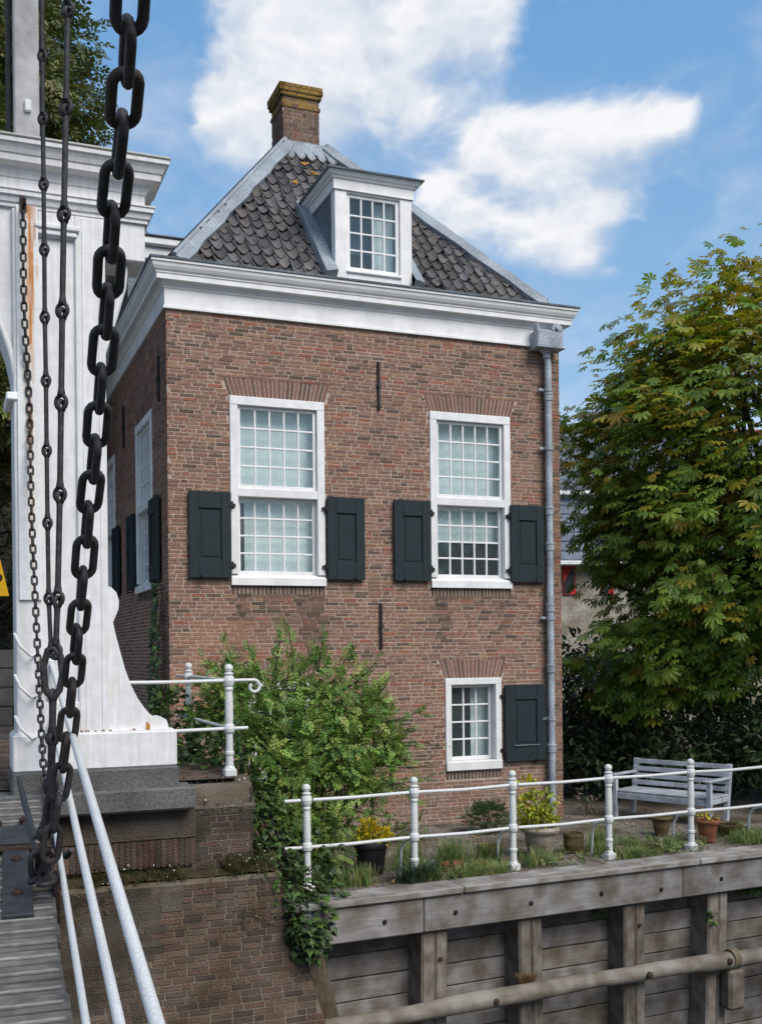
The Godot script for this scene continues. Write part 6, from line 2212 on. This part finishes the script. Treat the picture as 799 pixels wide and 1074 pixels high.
	leafset.call("seedlings", "small yellow-leaved plants in the terracotta pot", "plants", QF * Vector3(3.89, 0.23, -0.30), [[Vector3(-0.05, 0.06, 0), Vector3(0.05, 0.05, 0.05), 20], [Vector3(0.06, 0.05, 0), Vector3(0.05, 0.05, 0.05), 18]], oval, 0.04, 0.07, yellow, -0.4)
	leafset.call("low_plants", "row of low green plants along the foot of the house wall", "plants", Vector3(0.05, 0, -12.55), [[Vector3(-0.55, 0.08, 0.1), Vector3(0.30, 0.10, 0.12), 130], [Vector3(0.0, 0.08, 0.0), Vector3(0.28, 0.10, 0.12), 120], [Vector3(0.35, 0.14, -0.1), Vector3(0.10, 0.16, 0.08), 40]], spray, 0.07, 0.12, [Color(0.07, 0.13, 0.02), Color(0.11, 0.18, 0.025), Color(0.05, 0.09, 0.02)], -0.2)
	leafset.call("pink_flowering_plant", "straggly plant with pale pink heads by the downpipe", "plants", HF * Vector3(5.45, 0, 0.15), [[Vector3(0, 0.28, 0), Vector3(0.14, 0.10, 0.1), 45], [Vector3(0.05, 0.12, 0), Vector3(0.14, 0.12, 0.1), 60]], oval, 0.04, 0.075, [Color(0.06, 0.09, 0.03), Color(0.26, 0.16, 0.14), Color(0.08, 0.11, 0.03)], 0.0)
	# weeds along the quay
	var W := thing("quay_grass", "grass tufts and weeds growing behind the quay cap boards", "grass", QF)
	W.set_meta("kind", "stuff")
	var t1 := grass_tuft(17, 0.9, 1)
	var t2 := grass_tuft(16, 0.6, 2)
	xs = []
	cols = []
	var gp := [Color(0.106, 0.188, 0.039), Color(0.150, 0.232, 0.052), Color(0.213, 0.247, 0.078), Color(0.081, 0.158, 0.034), Color(0.275, 0.277, 0.104)]
	for k in 1700:
		var x := r.randf_range(-1.2, 7.5)
		var z := 0.14 - pow(r.randf(), 2.0) * 0.75
		var clump := sin(x * 3.1) + sin(x * 7.7 + 1.0) * 0.6 + sin(z * 9.0 + x * 2.0) * 0.6
		if clump + r.randf_range(-0.6, 0.6) < 0.55: continue
		var s := r.randf_range(0.04, 0.13) * (1.5 if clump > 0.9 else 1.0)
		xs.append(Transform3D(Basis(Vector3.UP, r.randf() * TAU).scaled(Vector3(s, s, s)), Vector3(x, -0.01, z)))
		cols.append(pick(r, gp))
	many(W, "tufts", t1, M["grass"], xs, cols, false)
	xs = []
	cols = []
	for k in 1000:      # small broad-leaved weeds
		var x := r.randf_range(-1.2, 7.5)
		var z := 0.12 - pow(r.randf(), 1.6) * 0.6
		if sin(x * 4.3 + 0.6) + sin(x * 9.1) * 0.5 + r.randf_range(-0.6, 0.6) < 0.1: continue
		xs.append(Transform3D(leaf_frame(r, in_ball(r), -0.2, 0.8).scaled(Vector3.ONE * r.randf_range(0.06, 0.16)), Vector3(x, r.randf() * 0.07, z)))
		cols.append(pick(r, gp))
	many(W, "weeds", spray, M["grass"], xs, cols, false)
	xs = []
	cols = []
	for k in 420:      # fallen leaves
		var x := r.randf_range(-1.0, 7.0)
		var z := 0.12 - r.randf() * 2.2
		xs.append(Transform3D(Basis.from_euler(Vector3(PI / 2 + r.randf_range(-0.4, 0.4), r.randf() * TAU, 0)).scaled(Vector3.ONE * r.randf_range(0.03, 0.07)), Vector3(x, 0.018 + r.randf() * 0.01, z)))
		cols.append(pick(r, [Color(0.20, 0.13, 0.06), Color(0.26, 0.20, 0.07), Color(0.14, 0.10, 0.06), Color(0.30, 0.19, 0.06)]))
	many(W, "fallen_leaves", oval, M["grass"], xs, cols, false)
	# larger tufts one can tell apart
	var tufts := [[0.02, 0.06, 0.24, "dark blue-green leek-like tuft draped over the cap beside the black pot", 0, 1.1], [0.62, -0.42, 0.32, "feathery green tuft behind the orange edging bricks", 1, 0.5], [0.95, -0.35, 0.24, "yellowish grass tuft beside the shallow bowl", 1, 0.6], [1.45, -0.06, 0.18, "green tuft at the foot of the large pale pot", 1, 0.5], [2.62, -0.55, 0.26, "green weed clump behind the brown edging stones", 1, 0.5], [-0.60, -0.05, 0.20, "tuft of brownish dry weeds near the ivy", 1, 0.7], [4.25, -0.12, 0.16, "low tuft beside the terracotta pot", 1, 0.5], [-0.85, -0.25, 0.30, "tall straggly grass between the ivy and the black pot", 1, 0.6], [0.35, -0.75, 0.26, "fine green grass clump behind the railing near the wall path", 1, 0.5], [2.75, -0.18, 0.20, "yellowish tuft among the brown edging stones", 1, 0.7], [3.15, -0.10, 0.16, "low broad tuft under the railing before the bench", 1, 0.8]]
	for q in tufts:
		var o := thing("weed_tuft", q[3], "weeds", QF * at(Vector3(q[0], -0.01, q[1])), "weed tufts along the quay")
		xs = []
		cols = []
		for k in 24:
			var s: float = q[2] * r.randf_range(0.8, 1.35)
			xs.append(Transform3D(Basis(Vector3.UP, r.randf() * TAU).scaled(Vector3(s * q[5], s, s * q[5])), in_ball(r) * Vector3(0.22, 0, 0.13)))
			cols.append(pick(r, [Color(0.030, 0.062, 0.028), Color(0.040, 0.075, 0.035), Color(0.05, 0.085, 0.035)] if q[4] == 0 else gp))
		many(o, "blades", t1 if q[4] == 0 else t2, M["grass"], xs, cols)
	# weeds and small white flowers on the ledge of the abutment
	var B := thing("ledge_weeds", "brownish weeds with tiny white flowers on the abutment ledge", "weeds", HF * at(Vector3(0, 0.32, 3.24)))
	B.set_meta("kind", "stuff")
	xs = []
	cols = []
	var px := []
	var pc := []
	for k in 900:
		var x := -2.3 + pow(r.randf(), 0.9) * 2.6
		var z := r.randf_range(-0.06, 0.08)
		if sin(x * 5.0) + sin(x * 11.0 + 2.0) * 0.7 + r.randf_range(-1.0, 1.0) < 0.1: continue
		var s := r.randf_range(0.025, 0.11)
		xs.append(Transform3D(Basis(Vector3.UP, r.randf() * TAU).scaled(Vector3(s, s, s)), Vector3(x, -z * 1.05 + 0.03, z)))
		cols.append(pick(r, [Color(0.075, 0.075, 0.022), Color(0.11, 0.10, 0.035), Color(0.055, 0.065, 0.018), Color(0.13, 0.085, 0.03)]))
	for k in 130:
		var x := -2.2 + pow(r.randf(), 0.8) * 2.5
		if sin(x * 5.0) + sin(x * 11.0 + 2.0) * 0.7 + r.randf_range(-0.7, 0.7) < 0.0: continue
		var z := r.randf_range(-0.05, 0.10)
		px.append(Transform3D(Basis.from_euler(in_ball(r)).scaled(Vector3.ONE * r.randf_range(0.007, 0.013)), Vector3(x, 0.06 + r.randf() * 0.10 - z, z)))
		pc.append(Color(0.72, 0.70, 0.66))
	many(B, "tufts", t1, M["grass"], xs, cols, false)
	xs = []
	cols = []
	for k in 420:      # leaves of moss and creepers over the ledge and the top of the face
		var x := -2.4 + r.randf() * 2.75
		if sin(x * 4.0 + 1.0) + sin(x * 9.0) * 0.7 + r.randf_range(-0.9, 0.9) < 0.1: continue
		var z := r.randf_range(-0.06, 0.17)
		var y := -z * 1.0 + 0.02 if z < 0.07 else -0.05 - (z - 0.07) * 4.1
		xs.append(Transform3D(leaf_frame(r, in_ball(r), 0.1, 0.8).scaled(Vector3.ONE * r.randf_range(0.035, 0.085)), Vector3(x, y, z)))
		cols.append(pick(r, [Color(0.085, 0.085, 0.026), Color(0.11, 0.10, 0.035), Color(0.065, 0.08, 0.022), Color(0.15, 0.095, 0.035)]))
	many(B, "creepers", spray, M["grass"], xs, cols, false)
	many(B, "petals", oval_leaf(1.2), M["petal"], px, pc, false)
	var mo := thing("coping_weeds", "moss and tiny white flowers on the abutment coping below the corner post", "weeds", HF * at(Vector3(-0.15, 0.95, 3.15)))
	mo.set_meta("kind", "stuff")
	xs = []
	cols = []
	px = []
	pc = []
	for k in 150:
		var x := r.randf_range(-0.28, 0.28)
		var z := r.randf_range(-0.14, 0.06)
		var s := r.randf_range(0.03, 0.08)
		xs.append(Transform3D(Basis(Vector3.UP, r.randf() * TAU).scaled(Vector3(s, s, s)), Vector3(x, -z * 0.9 - 0.03, z)))
		cols.append(pick(r, [Color(0.075, 0.075, 0.022), Color(0.11, 0.10, 0.035), Color(0.055, 0.07, 0.018)]))
		if k % 5 == 0:
			px.append(Transform3D(Basis.from_euler(in_ball(r)).scaled(Vector3.ONE * 0.014), Vector3(x, -z * 0.9 + 0.02, z + 0.02)))
			pc.append(Color(0.72, 0.70, 0.66))
	many(mo, "tufts", t1, M["grass"], xs, cols, false)
	many(mo, "petals", oval_leaf(1.2), M["petal"], px, pc, false)
	# green sprigs rooted in the quay timbers
	for q in [[2.05, -0.42, 0.12, "small bright green sprig rooted under the fascia beam between two posts"], [3.30, -0.62, 0.39, "tiny green sprig growing on a quay post"], [4.05, -0.40, 0.20, "leafy green creeper hanging below the cap at the quay far end"], [0.98, -1.0, 0.40, "dry brown grass caught on the waling log"]]:
		var o := thing("quay_sprig", q[3], "plants", QF * at(Vector3(q[0], q[1], q[2])))
		xs = []
		cols = []
		var dry: bool = q[1] < -0.9
		cloud_of_leaves(r, [[Vector3(0, -0.03, 0.03), Vector3(0.13 if q[0] != 3.30 else 0.05, 0.07, 0.05), 20 if q[0] != 4.05 else 90]], 0.04, 0.085, [Color(0.16, 0.10, 0.04)] if dry else [Color(0.075, 0.15, 0.02), Color(0.05, 0.10, 0.02)], 0.4, 0.7, xs, cols, 0.1)
		if dry:
			for k in 14:
				xs.append(Transform3D(Basis(Vector3.UP, r.randf() * TAU).scaled(Vector3.ONE * 0.16), Vector3(r.randf_range(-0.06, 0.06), -0.04, 0.02)))
				cols.append(Color(0.22, 0.13, 0.05))
		many(o, "leaves", ivy if not dry else t2, M["leaf"], xs, cols)


# ---------------------------------------------------------------- buildings further off
func make_background() -> void:
	var bf := at(Vector3(5.9, 0.0, -31.0), 0.12)
	var b := thing("slate_roofed_house", "grey slate-roofed house with a red shutter beyond the chestnut", "house", bf)
	var w := MB.new()
	w.box(Vector3(-4.0, -0.2, -7.0), Vector3(7.0, 4.75, 0.0))
	part(b, "wall", w, M["plaster"])
	var rf := MB.new()
	rf.quad(Vector3(-4.3, 4.70, 0.35), Vector3(7.3, 4.70, 0.35), Vector3(7.3, 9.15, -3.5), Vector3(-4.3, 9.15, -3.5))
	rf.quad(Vector3(7.3, 4.70, -7.35), Vector3(-4.3, 4.70, -7.35), Vector3(-4.3, 9.15, -3.5), Vector3(7.3, 9.15, -3.5))
	rf.tri(Vector3(-4.0, 4.7, -7.0), Vector3(-4.0, 4.7, 0.0), Vector3(-4.0, 9.1, -3.5))
	rf.tri(Vector3(7.0, 4.7, 0.0), Vector3(7.0, 4.7, -7.0), Vector3(7.0, 9.1, -3.5))
	part(b, "roof", rf, M["slate"])
	var courses := MB.new()
	for k in 15:
		var t := k / 15.0
		var y := lerpf(4.72, 9.1, t)
		var z := lerpf(0.36, -3.46, t)
		courses.box(Vector3(-4.3, y - 0.01, z - 0.28), Vector3(7.3, y + 0.035, z + 0.012))
	part(b, "slate_courses", courses, M["slate"])
	var ri := MB.new()
	ri.tube([Vector3(-4.3, 9.17, -3.5), Vector3(7.3, 9.17, -3.5)], 0.13, 8)
	part(b, "ridge", ri, M["clay"])
	var gu := MB.new()
	gu.cbox(Vector3(-4.3, 4.58, 0.0), Vector3(7.3, 4.70, 0.42), 0.02)
	gu.cbox(Vector3(-4.2, 6.78, -1.30), Vector3(7.2, 6.90, -1.12), 0.02)
	part(b, "gutter", gu, M["white_paint"])
	for x in [-0.52, 0.6, 2.6, 3.7]:
		var sh := MB.new()
		sh.cbox(Vector3(x - 0.19, 3.75, 0.01), Vector3(x + 0.19, 4.56, 0.05), 0.01)
		part(b, "shutter", sh, M["red_paint"])
		var dm := MB.new()
		dm.extrude(PackedVector2Array([Vector2(x - 0.17, 3.78), Vector2(x + 0.0, 3.78), Vector2(x + 0.17, 4.1), Vector2(x + 0.17, 4.5), Vector2(x + 0.05, 4.5), Vector2(x - 0.17, 4.1)]), 0.045, 0.054)
		part(b, "shutter_mark", dm, M["black_paint"])
	# house across the street, seen through the gate
	var s := thing("stuccoed_house", "pale grey stuccoed house across the street seen through the gate arch", "house", HF * at(Vector3(-9.5, 1.05, -14.0)))
	var sw := MB.new()
	var holes := [[1.2, 2.3, 0.9, 2.6], [3.6, 4.7, 0.9, 2.6], [6.2, 7.2, 0.0, 2.5], [1.2, 2.3, 3.6, 5.2], [3.6, 4.7, 3.6, 5.2], [6.2, 7.3, 3.6, 5.2]]
	wall_body(sw, 9.0, 0.0, 6.2, 0.35, holes)
	part(s, "wall", sw, M["plaster"])
	var bk := MB.new()
	bk.box(Vector3(0, 0, -6.0), Vector3(9.0, 6.2, -5.7))
	bk.box(Vector3(0, 0, -5.7), Vector3(0.3, 6.2, -0.35)); bk.box(Vector3(8.7, 0, -5.7), Vector3(9.0, 6.2, -0.35))
	part(s, "rear_walls", bk, M["plaster"])
	var rr := MB.new()
	rr.quad(Vector3(-0.3, 6.2, 0.35), Vector3(9.3, 6.2, 0.35), Vector3(9.3, 9.2, -3.0), Vector3(-0.3, 9.2, -3.0))
	rr.quad(Vector3(9.3, 6.2, -6.35), Vector3(-0.3, 6.2, -6.35), Vector3(-0.3, 9.2, -3.0), Vector3(9.3, 9.2, -3.0))
	rr.tri(Vector3(0, 6.2, -6), Vector3(0, 6.2, 0), Vector3(0, 9.2, -3)); rr.tri(Vector3(9, 6.2, 0), Vector3(9, 6.2, -6), Vector3(9, 9.2, -3))
	part(s, "roof", rr, M["slate"])
	for h in holes:
		var f := MB.new()
		f.box(Vector3(h[0], h[2], -0.16), Vector3(h[0] + 0.08, h[3], -0.08)); f.box(Vector3(h[1] - 0.08, h[2], -0.16), Vector3(h[1], h[3], -0.08))
		f.box(Vector3(h[0] + 0.08, h[3] - 0.08, -0.16), Vector3(h[1] - 0.08, h[3], -0.08)); f.box(Vector3(h[0] + 0.08, (h[2] + h[3]) / 2 - 0.03, -0.15), Vector3(h[1] - 0.08, (h[2] + h[3]) / 2 + 0.03, -0.09))
		var wn := group_part(s, "window")
		part(wn, "frame", f, M["white_paint"])
		var gl := MB.new()
		gl.box(Vector3(h[0] + 0.08, h[2], -0.13), Vector3(h[1] - 0.08, h[3] - 0.08, -0.125))
		part(wn, "pane", gl, M["glass"])
	# low stone wall with a rail beyond the yellow sign
	var lw := thing("street_wall", "low grey stone wall with dark joints behind the yellow sign", "wall", HF * at(Vector3(-6.4, 1.1, -5.5)))
	var rg := RandomNumberGenerator.new()
	rg.seed = 66
	for j in 4:
		var x := 0.0
		while x < 5.0:
			var l := rg.randf_range(0.5, 0.9)
			var q := MB.new()
			q.cbox(Vector3(x, j * 0.30, -0.15), Vector3(x + l - 0.015, j * 0.30 + 0.285, 0.15 + rg.randf_range(-0.01, 0.01)), 0.015)
			part(lw, "stone", q, M["stone"])
			x += l


# ---------------------------------------------------------------- everything
func _ready() -> void:
	# camera
	var cam := Camera3D.new()
	cam.name = "camera"
	cam.projection = Camera3D.PROJECTION_FRUSTUM
	cam.near = 0.1
	cam.far = 900.0
	cam.size = 0.1 * 892.0 / 943.47
	cam.frustum_offset = Vector2(0.0, 0.1 * 120.98 / 943.47)
	cam.position = Vector3(0, EYE, 0)
	cam.rotation = Vector3(0, 0, -0.0103)
	add_child(cam)
	cam.current = true
	# sky
	var env := Environment.new()
	env.background_mode = Environment.BG_SKY
	var sky := Sky.new()
	var pano := PanoramaSkyMaterial.new()
	pano.panorama = ImageTexture.create_from_image(sky_image(4096))
	sky.sky_material = pano
	env.sky = sky
	env.background_energy_multiplier = 0.90
	env.tonemap_mode = Environment.TONE_MAPPER_LINEAR
	env.tonemap_exposure = 1.50
	env.sdfgi_enabled = true
	env.ssao_enabled = true
	env.ssil_enabled = true
	var we := WorldEnvironment.new()
	we.name = "environment"
	we.environment = env
	add_child(we)
	# sun behind thin cloud, over the canal, to the right of the viewer
	var sun := DirectionalLight3D.new()
	sun.name = "sun"
	sun.light_energy = 0.80
	sun.light_angular_distance = 38.0
	sun.light_color = Color(1.0, 0.972, 0.935)
	sun.shadow_enabled = true
	var az := YAW + deg_to_rad(20.0)
	var el := deg_to_rad(46.0)
	sun.basis = Basis.looking_at(-Vector3(sin(az) * cos(el), sin(el), cos(az) * cos(el)))
	add_child(sun)
	rng.seed = 1
	make_materials()
	make_ground()
	make_abutment()
	make_quay()
	make_house()
	make_background()
	make_gate()
	make_bridge()
	make_chestnut()
	make_trees()
	make_hedge()
	make_railings()
	make_paving()
	make_bench()
	make_pots()
	make_sign()
	make_chains()
	make_plants()
